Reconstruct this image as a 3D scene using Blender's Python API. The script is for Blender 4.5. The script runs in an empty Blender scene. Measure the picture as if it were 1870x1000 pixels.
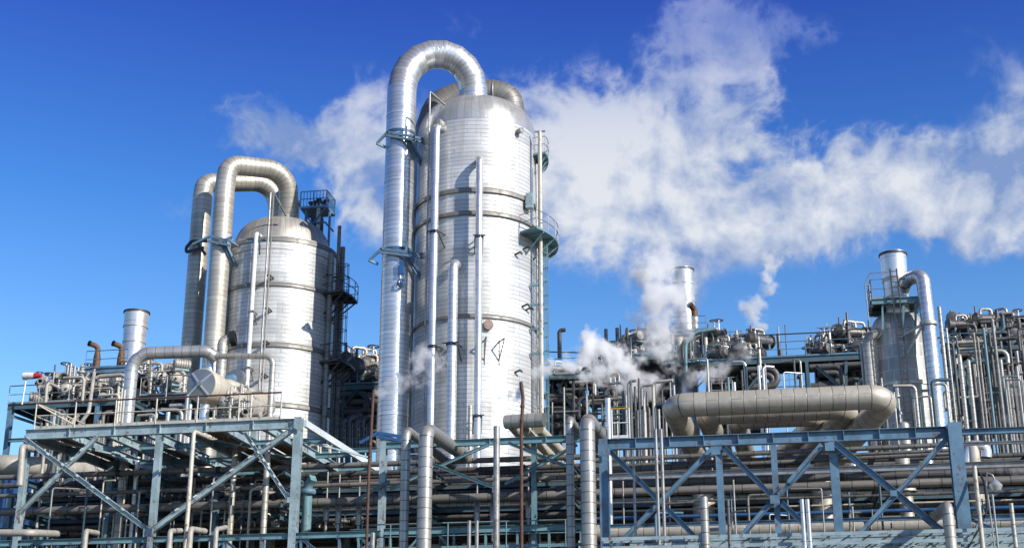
import bpy, math, random
from mathutils import Vector, Matrix
random.seed(7)
R = math.radians
scene = bpy.context.scene
COL = scene.collection

# ------------------------------------------------------------------ camera
F = 2500.0                      # focal length in pixels of the 1870 px wide photograph
PITCH, YAW = R(18.4), R(10.75)
EYE = Vector((0, 0, 1.7))
cam_d = bpy.data.cameras.new('camera'); cam = bpy.data.objects.new('camera', cam_d); COL.objects.link(cam)
cam.location = EYE; cam.rotation_euler = (R(90) + PITCH, 0, YAW)
cam_d.sensor_width = 36; cam_d.lens = 36 * F / 1870
cam_d.clip_start = 0.5; cam_d.clip_end = 6000
scene.camera = cam
ROT = Matrix.Rotation(YAW, 3, 'Z') @ Matrix.Rotation(R(90) + PITCH, 3, 'X')
FWD = ROT @ Vector((0, 0, -1)); RIGHT = ROT @ Vector((1, 0, 0)); UPV = ROT @ Vector((0, 1, 0))

def ray(px, py): return (ROT @ Vector(((px - 935) / F, (500 - py) / F, -1))).normalized()
def pp(px, py, Y):                                    # real point at plant depth Y
    d = ray(px, py); return EYE + d * (Y / d.y)
def mpp(p): return (Vector(p) - EYE).dot(FWD) / F     # metres per photo pixel at a point
def xat(px, Y, z):                                    # x of a point at height z and depth Y seen in column px
    k = (px - 935) / F; q = Vector((0, Y, z)) - EYE
    return (k * q.dot(FWD) - q.dot(RIGHT)) / (RIGHT.x - k * FWD.x)
def hx(px, z, Y): return Vector((xat(px, Y, z), Y, z))

# ------------------------------------------------------------------ sun, sky, exposure
SUN_EL = R(29); PHI = R(50)
back = Vector((math.sin(YAW), -math.cos(YAW), 0)); rgt = Vector((math.cos(YAW), math.sin(YAW), 0))
sh = back * math.cos(PHI) + rgt * math.sin(PHI)
SUN = Vector((sh.x * math.cos(SUN_EL), sh.y * math.cos(SUN_EL), math.sin(SUN_EL)))
sd = bpy.data.lights.new('sun', 'SUN'); so = bpy.data.objects.new('sun', sd); COL.objects.link(so)
sd.energy = 5.0; sd.angle = R(0.5); sd.color = (1.0, 0.94, 0.85)
so.rotation_euler = (-SUN).to_track_quat('-Z', 'Y').to_euler(); so.location = (60, -40, 80)

scene.view_settings.view_transform = 'Standard'; scene.view_settings.look = 'None'
scene.view_settings.exposure = 0.14; scene.view_settings.gamma = 1; scene.view_settings.use_curve_mapping = False
scene.cycles.use_denoising = True
scene.cycles.max_bounces = 12; scene.cycles.volume_bounces = 12
scene.cycles.volume_step_rate = 0.6; scene.cycles.volume_max_steps = 256
scene.cycles.sample_clamp_indirect = 6

world = bpy.data.worlds.new('World'); scene.world = world; world.use_nodes = True
wt = world.node_tree; wt.nodes.clear()
class G:                                              # tiny node-graph helper
    def __init__(s, tree): s.t = tree
    def n(s, typ, **kw):
        n = s.t.nodes.new(typ)
        for k, v in kw.items(): setattr(n, k, v)
        return n
    def set(s, sock, v):
        if isinstance(v, bpy.types.NodeSocket): s.t.links.new(v, sock)
        else: sock.default_value = v
    def m(s, op, a, b=None, c=None, clamp=False):
        n = s.n('ShaderNodeMath', operation=op); n.use_clamp = clamp
        s.set(n.inputs[0], a)
        if b is not None: s.set(n.inputs[1], b)
        if c is not None: s.set(n.inputs[2], c)
        return n.outputs[0]
    def v(s, op, a, b=None, out=0):
        n = s.n('ShaderNodeVectorMath', operation=op); s.set(n.inputs[0], a)
        if b is not None: s.set(n.inputs[1], b)
        return n.outputs[out]
    def scale(s, a, k):
        n = s.n('ShaderNodeVectorMath', operation='SCALE'); s.set(n.inputs[0], a); s.set(n.inputs['Scale'], k); return n.outputs[0]
    def mix(s, f, a, b, blend='MIX'):
        n = s.n('ShaderNodeMix', data_type='RGBA', blend_type=blend)
        s.set(n.inputs[0], f); s.set(n.inputs[6], a); s.set(n.inputs[7], b); return n.outputs[2]
    def noise(s, vec, scale, detail=4, rough=0.55, dist=0.0, out=0):
        n = s.n('ShaderNodeTexNoise'); s.set(n.inputs['Vector'], vec); n.inputs['Scale'].default_value = scale
        n.inputs['Detail'].default_value = detail; n.inputs['Roughness'].default_value = rough
        n.inputs['Distortion'].default_value = dist; return n.outputs[out]
    def ramp(s, f, stops):
        n = s.n('ShaderNodeValToRGB'); s.set(n.inputs[0], f); e = n.color_ramp.elements
        while len(e) < len(stops): e.new(0.5)
        for i, (p, c) in enumerate(stops):
            e[i].position = p; e[i].color = (*c, 1) if len(c) == 3 else c
        return n.outputs[0]
    def smooth(s, x, a, b):
        n = s.n('ShaderNodeMapRange', interpolation_type='SMOOTHSTEP'); s.set(n.inputs[0], x)
        n.inputs[1].default_value = a; n.inputs[2].default_value = b; return n.outputs[0]

g = G(wt)
tc = g.n('ShaderNodeTexCoord').outputs['Generated']
D = g.v('NORMALIZE', tc)
sky = g.n('ShaderNodeTexSky', sky_type='NISHITA'); sky.sun_disc = False
sky.sun_elevation = SUN_EL; sky.sun_rotation = math.atan2(SUN.x, SUN.y)
sky.air_density = 1.0; sky.dust_density = 0.3; sky.ozone_density = 2.0
sep = g.n('ShaderNodeSeparateXYZ'); wt.links.new(D, sep.inputs[0]); Z = sep.outputs[2]
# a deep polarised blue: the sky's own colour graded by height above the horizon
grade = g.ramp(Z, [(0.0, (1.0, 1.0, 1.0)), (0.22, (0.80, 1.15, 1.42)), (0.36, (0.36, 0.80, 1.38)), (0.50, (0.22, 0.40, 1.22)), (0.62, (0.07, 0.16, 0.45)), (1.0, (0.05, 0.11, 0.32))])
skyc = g.mix(1.0, sky.outputs[0], grade, 'MULTIPLY')
# steam clouds drifting high up, placed by direction (x, y, rx, ry, tilt, weight in photo pixels)
CL = [(1010, 190, 160, 80, 0, .42), (1130, 240, 190, 100, 0, .55), (1250, 350, 200, 110, 0, .85), (1080, 360, 130, 100, 0, .68),
      (1330, 160, 110, 120, 0, .42), (1380, 400, 150, 55, 0, .8), (1500, 400, 120, 50, 0, .8), (1610, 325, 100, 75, 0, 1.0),
      (1760, 355, 120, 68, 0, 1.0), (1880, 390, 110, 55, 0, .75), (1860, 290, 70, 50, 0, .4), (1250, 40, 110, 90, 0, .36), (1440, 70, 190, 45, 0, .28), (1320, 40, 60, 90, 0, .36), (1780, 120, 60, 90, 0, .15),
      (1190, 490, 75, 55, 0, .62), (1215, 560, 45, 80, 0, .45), (1860, 190, 60, 80, 0, .34),
      (560, 240, 120, 45, 0, .75), (470, 230, 60, 50, 0, .6), (660, 180, 50, 50, 0, .65), (680, 380, 60, 70, 0, .5), (620, 290, 90, 50, 0, .5), (350, 380, 70, 40, 0, .22),
      (850, 40, 60, 40, 0, .28), (700, 260, 60, 90, 0, .55)]
tot = None
warp = g.v('SUBTRACT', g.noise(D, 14.0, 2, 0.5, out=1), (0.5, 0.5, 0.5))
Dw = g.v('ADD', D, g.scale(warp, 0.03))
for (cx, cy, rx, ry, tilt, w) in CL:
    c = ray(cx, cy)
    e1 = (RIGHT - c * RIGHT.dot(c)).normalized(); e2 = c.cross(e1).normalized()
    if tilt: e1, e2 = e1 * math.cos(tilt) + e2 * math.sin(tilt), e2 * math.cos(tilt) - e1 * math.sin(tilt)
    a = g.v('DOT_PRODUCT', Dw, tuple(e1 * F / rx), 1); b = g.v('DOT_PRODUCT', Dw, tuple(e2 * F / ry), 1)
    q = g.m('MULTIPLY_ADD', a, a, g.m('MULTIPLY', b, b))
    k = g.m('MULTIPLY', g.m('EXPONENT', g.m('MULTIPLY', q, -0.9)), w)
    tot = k if tot is None else g.m('ADD', tot, k)
infront = g.smooth(g.v('DOT_PRODUCT', D, tuple(FWD), 1), 0.3, 0.6)
tot = g.m('MULTIPLY', tot, infront); gate = g.smooth(g.m('ADD', tot, g.m('MULTIPLY', g.m('SUBTRACT', 1.0, infront), 0.3)), 0.10, 0.34)
n1 = g.noise(Dw, 8.0, 12, 0.60, 0.0); n2 = g.noise(Dw, 40.0, 6, 0.6, 0.0)
other = g.m('MULTIPLY', g.m('SUBTRACT', 1.0, infront), 0.12)
dens = g.m('ADD', g.m('ADD', tot, other), g.m('MULTIPLY', g.m('SUBTRACT', n1, 0.5), 2.6))
bil = g.m('ABSOLUTE', g.m('SUBTRACT', g.noise(Dw, 24.0, 5, 0.55, 0.0), 0.5))
dens = g.m('ADD', dens, g.m('MULTIPLY_ADD', bil, -3.4, 0.26))
dens = g.m('ADD', dens, g.m('MULTIPLY', g.m('SUBTRACT', n2, 0.5), 0.5))
thin = g.m('SUBTRACT', 1.0, g.m('MULTIPLY', g.smooth(Z, 0.37, 0.50), 0.42))
cov = g.m('MULTIPLY', g.m('MULTIPLY', g.smooth(dens, 0.16, 0.85), gate), thin)
# brighter towards the sun side of each billow
offs = g.v('ADD', Dw, tuple(Vector(RIGHT * 0.014 + UPV * 0.012)))
off2 = g.v('ADD', Dw, tuple(Vector(RIGHT * 0.035 + UPV * 0.03)))
m1 = g.noise(Dw, 6.0, 4, 0.5, 0.0); m2 = g.noise(off2, 6.0, 4, 0.5, 0.0)
n1b = g.noise(offs, 8.0, 12, 0.60, 0.0); n2b = g.noise(offs, 40.0, 6, 0.6, 0.0)
rel = g.m('MULTIPLY_ADD', g.m('SUBTRACT', n1, n1b), 5.2, 0.47)
rel = g.m('MULTIPLY_ADD', g.m('SUBTRACT', m1, m2), 3.2, rel, clamp=True)
rel = g.m('MULTIPLY', rel, g.m('MULTIPLY_ADD', g.smooth(dens, 0.3, 1.3), 0.45, 0.62), clamp=True)
ccol = g.mix(rel, (0.26, 0.38, 0.68, 1), (0.90, 0.93, 0.97, 1))
hi = g.smooth(Z, 0.40, 0.52)
ccol = g.mix(g.m('MULTIPLY', hi, 0.72), ccol, (0.34, 0.42, 0.88, 1))
bg1 = g.n('ShaderNodeBackground'); wt.links.new(skyc, bg1.inputs[0]); bg1.inputs[1].default_value = 0.118
bg2 = g.n('ShaderNodeBackground'); wt.links.new(ccol, bg2.inputs[0]); bg2.inputs[1].default_value = 0.82
mx = g.n('ShaderNodeMixShader'); wt.links.new(g.m('MULTIPLY', cov, 0.92), mx.inputs[0]); wt.links.new(bg1.outputs[0], mx.inputs[1]); wt.links.new(bg2.outputs[0], mx.inputs[2])
wo = g.n('ShaderNodeOutputWorld'); wt.links.new(mx.outputs[0], wo.inputs[0])

# ------------------------------------------------------------------ materials
M = {}
def newmat(name):
    m = bpy.data.materials.new(name); m.use_nodes = True; t = m.node_tree
    bs = t.nodes['Principled BSDF']; M[name] = m
    return m, G(t), bs
def clad(name, c1, c2, rough, metal, row, width, mortar, seam=(0.12, 0.12, 0.12), streak=0.35, bump=0.25, dirt=(0.20, 0.17, 0.13), patch=.80):
    m, g, bs = newmat(name); t = g.t
    uv = g.n('ShaderNodeUVMap').outputs[0]
    br = g.n('ShaderNodeTexBrick'); t.links.new(uv, br.inputs['Vector'])
    br.inputs['Scale'].default_value = 1; br.inputs['Mortar Size'].default_value = mortar; br.inputs['Mortar Smooth'].default_value = 0.3
    br.inputs['Brick Width'].default_value = width; br.inputs['Row Height'].default_value = row; br.inputs['Bias'].default_value = 0; br.offset = .31; br.offset_frequency = 2; br.squash = 1.6; br.squash_frequency = 3
    br.inputs['Color1'].default_value = (*c1, 1); br.inputs['Color2'].default_value = (*c2, 1); br.inputs['Mortar'].default_value = (*seam, 1)
    pb = g.n('ShaderNodeTexBrick'); t.links.new(g.v('ADD', uv, (.37, .11, 0)), pb.inputs['Vector']); pb.inputs['Scale'].default_value = 1; pb.inputs['Mortar Size'].default_value = 0; pb.inputs['Brick Width'].default_value = max(width*1.0, 1.4) if width < 20 else 5; pb.inputs['Row Height'].default_value = row*4 if row < 20 else 1.5
    pb.inputs['Color1'].default_value = (1, 1, 1, 1); pb.inputs['Color2'].default_value = (patch, patch, patch*.985, 1)
    sx = g.v('MULTIPLY', uv, (2.2, 0.16, 1)); st = g.noise(sx, 1.0, 5, 0.6)
    obj = g.n('ShaderNodeTexCoord').outputs['Object']
    big = g.noise(obj, 0.35, 4, 0.6)
    f = g.m('MULTIPLY', g.smooth(g.m('ADD', g.m('MULTIPLY', st, 0.7), g.m('MULTIPLY', big, 0.3)), 0.46, 0.72), streak)
    col = g.mix(f, g.mix(1.0, br.outputs['Color'], pb.outputs['Color'], 'MULTIPLY'), (*dirt, 1))
    t.links.new(col, bs.inputs['Base Color'])
    bs.inputs['Metallic'].default_value = metal
    rr = g.noise(obj, 2.5, 3, 0.6)
    val = g.n('ShaderNodeRGBToBW'); t.links.new(br.outputs['Color'], val.inputs[0])
    rough_s = g.m('ADD', g.m('MULTIPLY', g.m('SUBTRACT', rr, 0.5), 0.28), g.m('ADD', g.m('MULTIPLY', f, 0.5), rough))
    t.links.new(rough_s, bs.inputs['Roughness'])
    h = g.m('ADD', g.m('MULTIPLY', br.outputs['Fac'], -0.5), g.m('MULTIPLY', g.noise(g.v('MULTIPLY', uv, (1.3, 2.6, 1)), 1.0, 2, 0.5), 1.1))
    bp = g.n('ShaderNodeBump'); bp.inputs['Strength'].default_value = bump; bp.inputs['Distance'].default_value = 0.06
    t.links.new(h, bp.inputs['Height']); t.links.new(bp.outputs[0], bs.inputs['Normal'])
    return m
clad('tower_clad', (.80, .80, .785), (.70, .71, .71), .38, .25, .27, 2.8, .013, (.17, .17, .17), .6, .35, (.34, .31, .27), .68)
clad('grey_bright', (.66, .66, .65), (.58, .58, .57), .36, .6, .38, 6.0, .014, (.22, .21, .20), .2, .15, (.34, .31, .26))
clad('beige_clad', (.64, .59, .48), (.56, .51, .41), .5, .15, .55, 900.0, .014, (.30, .26, .19), .4, .15, (.32, .27, .19))
clad('grey_pipe', (.50, .49, .455), (.43, .42, .39), .40, .55, .38, 6.0, .018, (.14, .13, .11), .35, .2, (.26, .23, .18))
clad('silver_pipe', (.80, .805, .81), (.66, .68, .70), .34, .70, .30, 5.2, .013, (.24, .24, .25), .18, .25, (.38, .35, .3))
clad('silver_plain', (.80, .80, .80), (.70, .71, .72), .32, .65, .9, 3.0, .012, (.25, .25, .25), .2, .15, (.35, .31, .26))
clad('weathered', (.60, .565, .49), (.48, .455, .40), .42, .45, .34, 6.0, .014, (.19, .17, .14), .45, .3, (.24, .205, .15))
clad('weathered_wide', (.62, .57, .48), (.53, .49, .41), .42, .35, .46, 900.0, .016, (.13, .115, .09), .55, .35, (.30, .26, .20), .9)
clad('dome_clad', (.60, .575, .51), (.50, .48, .43), .42, .45, 30.0, .28, .014, (.16, .145, .12), .45, .3, (.22, .19, .14))
clad('grey_vessel', (.52, .50, .45), (.41, .395, .36), .45, .45, .75, .62, .02, (.78, .77, .72), .35, .3, (.26, .23, .18))
clad('dome_silver', (.66, .66, .64), (.54, .54, .52), .36, .5, 30.0, .30, .012, (.30, .29, .27), .35, .2, (.3, .28, .24))
clad('ring_grey', (.30, .29, .27), (.25, .24, .22), .5, .4, 5.0, 3.0, .01, (.1, .1, .1), .5, .1, (.16, .13, .1))
clad('gear_dark', (.15, .145, .14), (.11, .108, .105), .5, .35, .8, 6.0, .02, (.05, .045, .04), .6, .2, (.10, .085, .065))
clad('weathered_dark', (.30, .29, .27), (.24, .23, .215), .45, .4, .34, 6.0, .014, (.12, .11, .09), .5, .25, (.16, .14, .11))
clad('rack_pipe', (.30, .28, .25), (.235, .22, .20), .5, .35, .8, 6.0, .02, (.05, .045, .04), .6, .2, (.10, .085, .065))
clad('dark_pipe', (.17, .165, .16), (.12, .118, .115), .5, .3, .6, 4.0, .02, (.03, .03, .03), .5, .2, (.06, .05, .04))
def paint(name, c, rough=.45, metal=0.0, var=.25, rust=.12):
    m, g, bs = newmat(name); t = g.t
    obj = g.n('ShaderNodeTexCoord').outputs['Object']
    a = g.smooth(g.noise(obj, 1.3, 6, .65), .35, .65); b = g.noise(obj, 6.0, 5, .65)
    dark = tuple(x * (1 - var) for x in c)
    col = g.mix(a, (*dark, 1), (*c, 1))
    f = g.m('MULTIPLY', g.smooth(g.m('ADD', g.m('MULTIPLY', b, .6), g.m('MULTIPLY', g.noise(g.v('MULTIPLY', obj, (5, 5, .6)), 1.0, 5, .65), .4)), .53, .62), min(1, rust*2.2))
    col = g.mix(f, col, (.16, .075, .035, 1))
    t.links.new(col, bs.inputs['Base Color']); bs.inputs['Metallic'].default_value = metal
    t.links.new(g.m('ADD', g.m('MULTIPLY', b, .3), rough - .15), bs.inputs['Roughness'])
    return m
paint('blue_steel', (.135, .255, .37), .45, 0, .35, .4)
paint('pale_steel', (.36, .48, .52), .45, 0, .32, .4)
paint('pale_bright', (.66, .72, .73), .45, 0, .12, .15)
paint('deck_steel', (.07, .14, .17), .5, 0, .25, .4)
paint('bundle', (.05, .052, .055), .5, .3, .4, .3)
paint('teal_steel', (.17, .32, .36), .45, 0, .25, .3)
paint('blue_dark', (.05, .13, .24), .4, 0, .2, .2)
paint('port_brown', (.33, .25, .21), .7, .1, .4, .5)
paint('deep_blue', (.03, .12, .30), .42, 0, .25, .3)
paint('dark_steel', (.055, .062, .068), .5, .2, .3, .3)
paint('galv', (.42, .42, .40), .42, .5, .3, .3)
paint('cream', (.62, .58, .48), .5, .1, .2, .35)
paint('white_paint', (.78, .78, .76), .45, 0, .1, .15)
paint('red_paint', (.45, .03, .04), .55, 0, .1, 0)
paint('rust_hot', (.20, .11, .055), .65, .2, .5, .7)
paint('rust', (.125, .06, .045), .75, 0, .45, .5)
paint('brown_plank', (.36, .22, .12), .8, 0, .45, .2)
paint('yellow_paint', (.60, .36, .04), .5, 0, .2, .3)
paint('valve_blue', (.02, .05, .25), .4, 0, .2, .1)
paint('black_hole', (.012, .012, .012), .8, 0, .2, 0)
paint('disc_grey', (.30, .33, .34), .38, .5, .15, .12)
paint('concrete', (.30, .29, .27), .85, 0, .2, 0)
paint('insulation', (.50, .47, .41), .6, .2, .25, .2)

# ------------------------------------------------------------------ mesh helpers
class MB:
    def __init__(s): s.V = []; s.F = []; s.U = []; s.S = []
    def face(s, idx, uvs=None, smooth=False):
        s.F.append(tuple(idx)); s.U.append(uvs or [(0, 0)] * len(idx)); s.S.append(smooth)
    def prism(s, sec, p0, p1, up=None):                # extrude a closed 2-D section from p0 to p1
        p0, p1 = Vector(p0), Vector(p1); d = (p1 - p0); L = d.length; d = d / max(L, 1e-9)
        u = Vector(up) if up is not None else Vector((0, 0, 1))
        if abs(d.dot(u)) > .98: u = Vector((0, 1, 0)) if abs(d.y) < .9 else Vector((1, 0, 0))
        side = d.cross(u).normalized(); u = side.cross(d).normalized()
        b = len(s.V); n = len(sec)
        for p in (p0, p1):
            for (a, c) in sec: s.V.append(p + side * a + u * c)
        for i in range(n):
            j = (i + 1) % n
            w = math.hypot(sec[j][0] - sec[i][0], sec[j][1] - sec[i][1])
            s.face((b + i, b + n + i, b + n + j, b + j), [(0, 0), (0, L), (w, L), (w, 0)])
        s.face([b + i for i in range(n)]); s.face([b + 2*n - 1 - i for i in range(n)])
        return s
    def bar(s, p0, p1, w, h=None, up=None):
        h = h or w
        return s.prism([(-w/2, -h/2), (w/2, -h/2), (w/2, h/2), (-w/2, h/2)], p0, p1, up)
    def ibeam(s, p0, p1, w, h, up=None, t=None):
        t = t or max(.012, h * .055); q = t * .8
        sec = [(-w/2, -h/2), (w/2, -h/2), (w/2, -h/2+t), (q/2, -h/2+t), (q/2, h/2-t), (w/2, h/2-t), (w/2, h/2), (-w/2, h/2), (-w/2, h/2-t), (-q/2, h/2-t), (-q/2, -h/2+t), (-w/2, -h/2+t)]
        return s.prism(sec, p0, p1, up)
    def box(s, c, sx, sy, sz):
        c = Vector(c); return s.bar(c - Vector((0, 0, sz/2)), c + Vector((0, 0, sz/2)), sx, sy, up=(0, 1, 0))
    def ring(s, c, a, b, r, n):
        k = len(s.V)
        for i in range(n):
            t = 2 * math.pi * i / n; s.V.append(c + a * (r * math.cos(t)) + b * (r * math.sin(t)))
        return k
    def tube(s, pts, r, n=12, cap=True, mitre=False, radii=None):
        pts = [Vector(p) for p in pts]; m = len(pts)
        tan = []
        for i in range(m):
            d = Vector((0, 0, 0))
            if i > 0: d += (pts[i] - pts[i-1]).normalized()
            if i < m-1: d += (pts[i+1] - pts[i]).normalized()
            tan.append(d.normalized())
        t = tan[0]; a = t.cross(Vector((0, 0, 1)))
        if a.length < .05: a = t.cross(Vector((0, 1, 0)))
        a.normalize(); rings = []; L = 0; Ls = [0]
        fr = []
        for i in range(m):
            if i: L += (pts[i] - pts[i-1]).length; Ls.append(L)
            a = (a - tan[i] * a.dot(tan[i])).normalized(); fr.append((a.copy(), tan[i].cross(a).normalized()))
        rr = radii or [r] * m
        prev = s.ring(pts[0], *fr[0], rr[0], n)
        first = prev
        for i in range(1, m):
            if mitre and i > 1: prev = s.ring(pts[i-1], *fr[i-1], rr[i-1], n)
            cur = s.ring(pts[i], *fr[i], rr[i], n)
            C = 2 * math.pi * rr[i]
            for j in range(n):
                k = (j + 1) % n; u0 = C * j / n; u1 = C * (j + 1) / n
                s.face((prev+j, prev+k, cur+k, cur+j), [(u0, Ls[i-1]), (u1, Ls[i-1]), (u1, Ls[i]), (u0, Ls[i])], True)
            prev = cur
        if cap:
            b0 = s.ring(pts[0], *fr[0], rr[0], n); s.face([b0 + n-1-j for j in range(n)])
            b1 = s.ring(pts[-1], *fr[-1], rr[-1], n); s.face([b1 + j for j in range(n)])
        return s
    def lathe(s, base, prof, n=32, axis=(0, 0, 1), seg=None):   # prof: (radius, height) along the axis
        base = Vector(base); ax = Vector(axis).normalized()
        a = ax.cross(Vector((0, 0, 1)));  a = a if a.length > .05 else Vector((1, 0, 0)); a.normalize(); b = ax.cross(a)
        v = 0; prev = None; R0 = max(p[0] for p in prof)
        for i, (r, h) in enumerate(prof):
            cur = s.ring(base + ax * h, a, b, max(r, 1e-4), n)
            if prev is not None:
                dl = math.hypot(r - prof[i-1][0], h - prof[i-1][1])
                C = 2 * math.pi * R0
                sharp = False
                for j in range(n):
                    k = (j + 1) % n
                    s.face((prev+j, prev+k, cur+k, cur+j), [(C*j/n, v), (C*(j+1)/n, v), (C*(j+1)/n, v+dl), (C*j/n, v+dl)], True)
                v += dl
                if i < len(prof) - 1:
                    d0 = Vector((r - prof[i-1][0], h - prof[i-1][1])); d1 = Vector((prof[i+1][0] - r, prof[i+1][1] - h))
                    if d0.length > 1e-6 and d1.length > 1e-6 and d0.angle(d1) > .7: cur = s.ring(base + ax * h, a, b, max(r, 1e-4), n)
            prev = cur
        return s
    def torus(s, c, axis, R_, r, n=20, k=6, a0=0, a1=2*math.pi):
        ax = Vector(axis).normalized(); a = ax.cross(Vector((0, 0, 1))); a = a if a.length > .05 else Vector((1, 0, 0)); a.normalize(); b = ax.cross(a)
        full = abs(a1 - a0 - 2*math.pi) < 1e-6
        pts = [Vector(c) + a * (R_*math.cos(t)) + b * (R_*math.sin(t)) for t in [a0 + (a1-a0)*i/n for i in range(n+1)]]
        return s.tube(pts, r, k, cap=not full)
    def build(s, name, mat, parent=None, origin=None):
        o0 = Vector(origin) if origin is not None else (Vector(parent['_o']) if parent is not None else Vector((0, 0, 0)))
        me = bpy.data.meshes.new(name); me.from_pydata([tuple(v - o0) for v in s.V], [], s.F)
        uv = me.uv_layers.new(name='UVMap'); flat = [c for f in s.U for q in f for c in q]; uv.data.foreach_set('uv', flat)
        me.polygons.foreach_set('use_smooth', s.S)
        me.materials.append(M[mat]); me.update()
        o = bpy.data.objects.new(name, me); COL.objects.link(o)
        if parent is not None:
            o.parent = parent; o['_o'] = tuple(o0)
        else: o.location = o0; o['_o'] = tuple(o0)
        return o
def tag(o, label=None, cat=None, group=None, kind=None):
    for k, v in (('label', label), ('category', cat), ('group', group), ('kind', kind)):
        if v: o[k] = v
    return o
def thing(name, label, cat, loc, group=None):
    o = bpy.data.objects.new(name, None); COL.objects.link(o); o.location = loc; o['_o'] = tuple(loc); o.empty_display_size = .5
    return tag(o, label, cat, group)
def rounded(pts, rb, n=7):
    pts = [Vector(p) for p in pts]; out = [pts[0]]
    for i in range(1, len(pts) - 1):
        a, b, c = pts[i-1], pts[i], pts[i+1]; u = (a - b); v = (c - b); lu, lv = u.length, v.length; u.normalize(); v.normalize()
        th = math.pi - u.angle(v)
        if th < .03: out.append(b); continue
        t = min(rb * math.tan(th/2), .48*lu, .48*lv); r = t / math.tan(th/2)
        cen = b + (u + v).normalized() * (r / math.cos(th/2))
        s0 = b + u * t - cen; s1 = b + v * t - cen; ang = s0.angle(s1); m = max(3, int(n * th / 1.57 + .5))
        for k in range(m + 1):
            f = k / m; w = (s0 * math.sin((1-f)*ang) + s1 * math.sin(f*ang)) / math.sin(ang); out.append(cen + w)
    out.append(pts[-1]); return out
def path(pts):                    # (px, py, Y) pixel points; ('z', value) drops straight down/up to height z; ('d', dx, dy, dz) is a step in metres
    out = []
    for p in pts:
        if p[0] == 'z': q = out[-1].copy(); q.z = p[1]; out.append(q)
        elif p[0] == 'd': out.append(out[-1] + Vector(p[1:]))
        elif p[0] == 'h': out.append(hx(p[1], out[-1].z, p[2] if len(p) > 2 else out[-1].y))   # level with the last point
        else: out.append(pp(*p))
    return out
def pipe(label, pts, w, mat='silver_pipe', name='pipe', cat='pipe', group=None, bend=1.5, n=14, mitre=False, seams=7, flanges=(), raw=False, caps=None, wi=0, supports=True):
    P = pts if raw else path(pts)
    r = w / 2 * mpp(P[wi])
    if r > .35: n = max(n, 24)
    q = rounded(P, bend * 2 * r, seams)
    lo = min(P, key=lambda v: v.z); base = lo.copy()
    mb = MB().tube(q, r, n, mitre=mitre)
    if flanges:
        t = thing(name, label, cat, base, group)
        mb.build('pipe_run', mat, t)
        for f in flanges:                               # fraction along a segment: (segment index, fraction)
            a, b = P[f[0]], P[f[0] + 1]; d = (b - a).normalized(); c = a.lerp(b, f[1]); k = f[2] if len(f) > 2 else 1.45
            MB().lathe(c - d * r * .35, [(r*.98, 0), (r*k, 0), (r*k, r*.28), (r*1.05, r*.28), (r*1.05, r*.40), (r*k, r*.40), (r*k, r*.68), (r*.98, r*.68)], n, d).build('flange', f[3] if len(f) > 3 else 'galv', t)
        return t
    return tag(mb.build(name, mat, None, base), label, cat, group)
def spokes(mb, c, axis, R_, r): 
    ax = Vector(axis).normalized(); a = ax.cross(Vector((0, 0, 1))); a = a if a.length > .05 else Vector((1, 0, 0)); a.normalize(); b = ax.cross(a)
    mb.tube([c - a*R_, c + a*R_], r, 5); mb.tube([c - b*R_, c + b*R_], r, 5)
def railing(label, pts, h=1.05, step=1.5, mat='galv', top=None, parent=None, group=None, r=.024, name='guardrail', ret=None):
    pts = [Vector(p) for p in pts]; Zv = Vector((0, 0, 1))
    t = parent or thing(name, label, 'guardrail', pts[0], group)
    for k, f in enumerate((1.0, .52)):
        MB().tube([p + Zv*h*f for p in pts], r*(1.15 if k == 0 else .9), 6).build('top_rail' if k == 0 else 'mid_rail', (top or mat) if k == 0 else mat, t)
    MB().bar(pts[0] + Zv*.07, pts[0] + Zv*.07 + (pts[1]-pts[0]), .012, .12).build('toe_board', mat, t) if len(pts) == 2 else None
    for i in range(len(pts) - 1):
        a, b = pts[i], pts[i+1]; m = max(1, round((b-a).length / step))
        for k in range(m + (1 if i == len(pts)-2 else 0)):
            p = a.lerp(b, k/m); MB().tube([p, p + Zv*h], r*1.05, 6).build('rail_post', mat, t)
    return t
def ladder(parent, pb, pt, side, w=.45, mat='galv', cage=False, out=(0, -1, 0), name='ladder', rung=.3, rr=.03):
    pb, pt = Vector(pb), Vector(pt); side = Vector(side).normalized()
    mb = MB(); mb.bar(pb - side*w/2, pt - side*w/2, rr*1.6); mb.bar(pb + side*w/2, pt + side*w/2, rr*1.6)
    L = (pt - pb).length; k = int(L / rung)
    for i in range(k): p = pb.lerp(pt, (i + .5)/k); mb.tube([p - side*w/2, p + side*w/2], rr*.6, 5)
    l = mb.build(name, mat, parent)
    if cage:
        out = Vector(out).normalized(); c = MB(); m = max(2, int(L / .9))
        f = lambda t: side * (math.cos(t) * .38) + out * (math.sin(t) * .65)
        for i in range(m + 1):
            p = pb.lerp(pt, i/m); c.tube([p + f(math.pi * q/8) for q in range(9)], .028, 5)
        for q in range(1, 8, 1):
            c.bar(pb + f(math.pi*q/8), pt + f(math.pi*q/8), .03)
        c.build('ladder_cage', mat, l)
    return l
# ------------------------------------------------------------------ ground
m, g_, bs = newmat('ground_mat')
o_ = g_.n('ShaderNodeTexCoord').outputs['Object']
c_ = g_.mix(g_.noise(o_, .12, 6, .6), (.05, .048, .043, 1), (.10, .096, .088, 1)); g_.t.links.new(c_, bs.inputs['Base Color']); bs.inputs['Roughness'].default_value = .9
gm = MB(); gm.V += [Vector((-3000, -3000, 0)), Vector((3000, -3000, 0)), Vector((3000, 3000, 0)), Vector((-3000, 3000, 0))]; gm.face((0, 1, 2, 3))
tag(gm.build('ground', 'ground_mat'), kind='structure')

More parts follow.
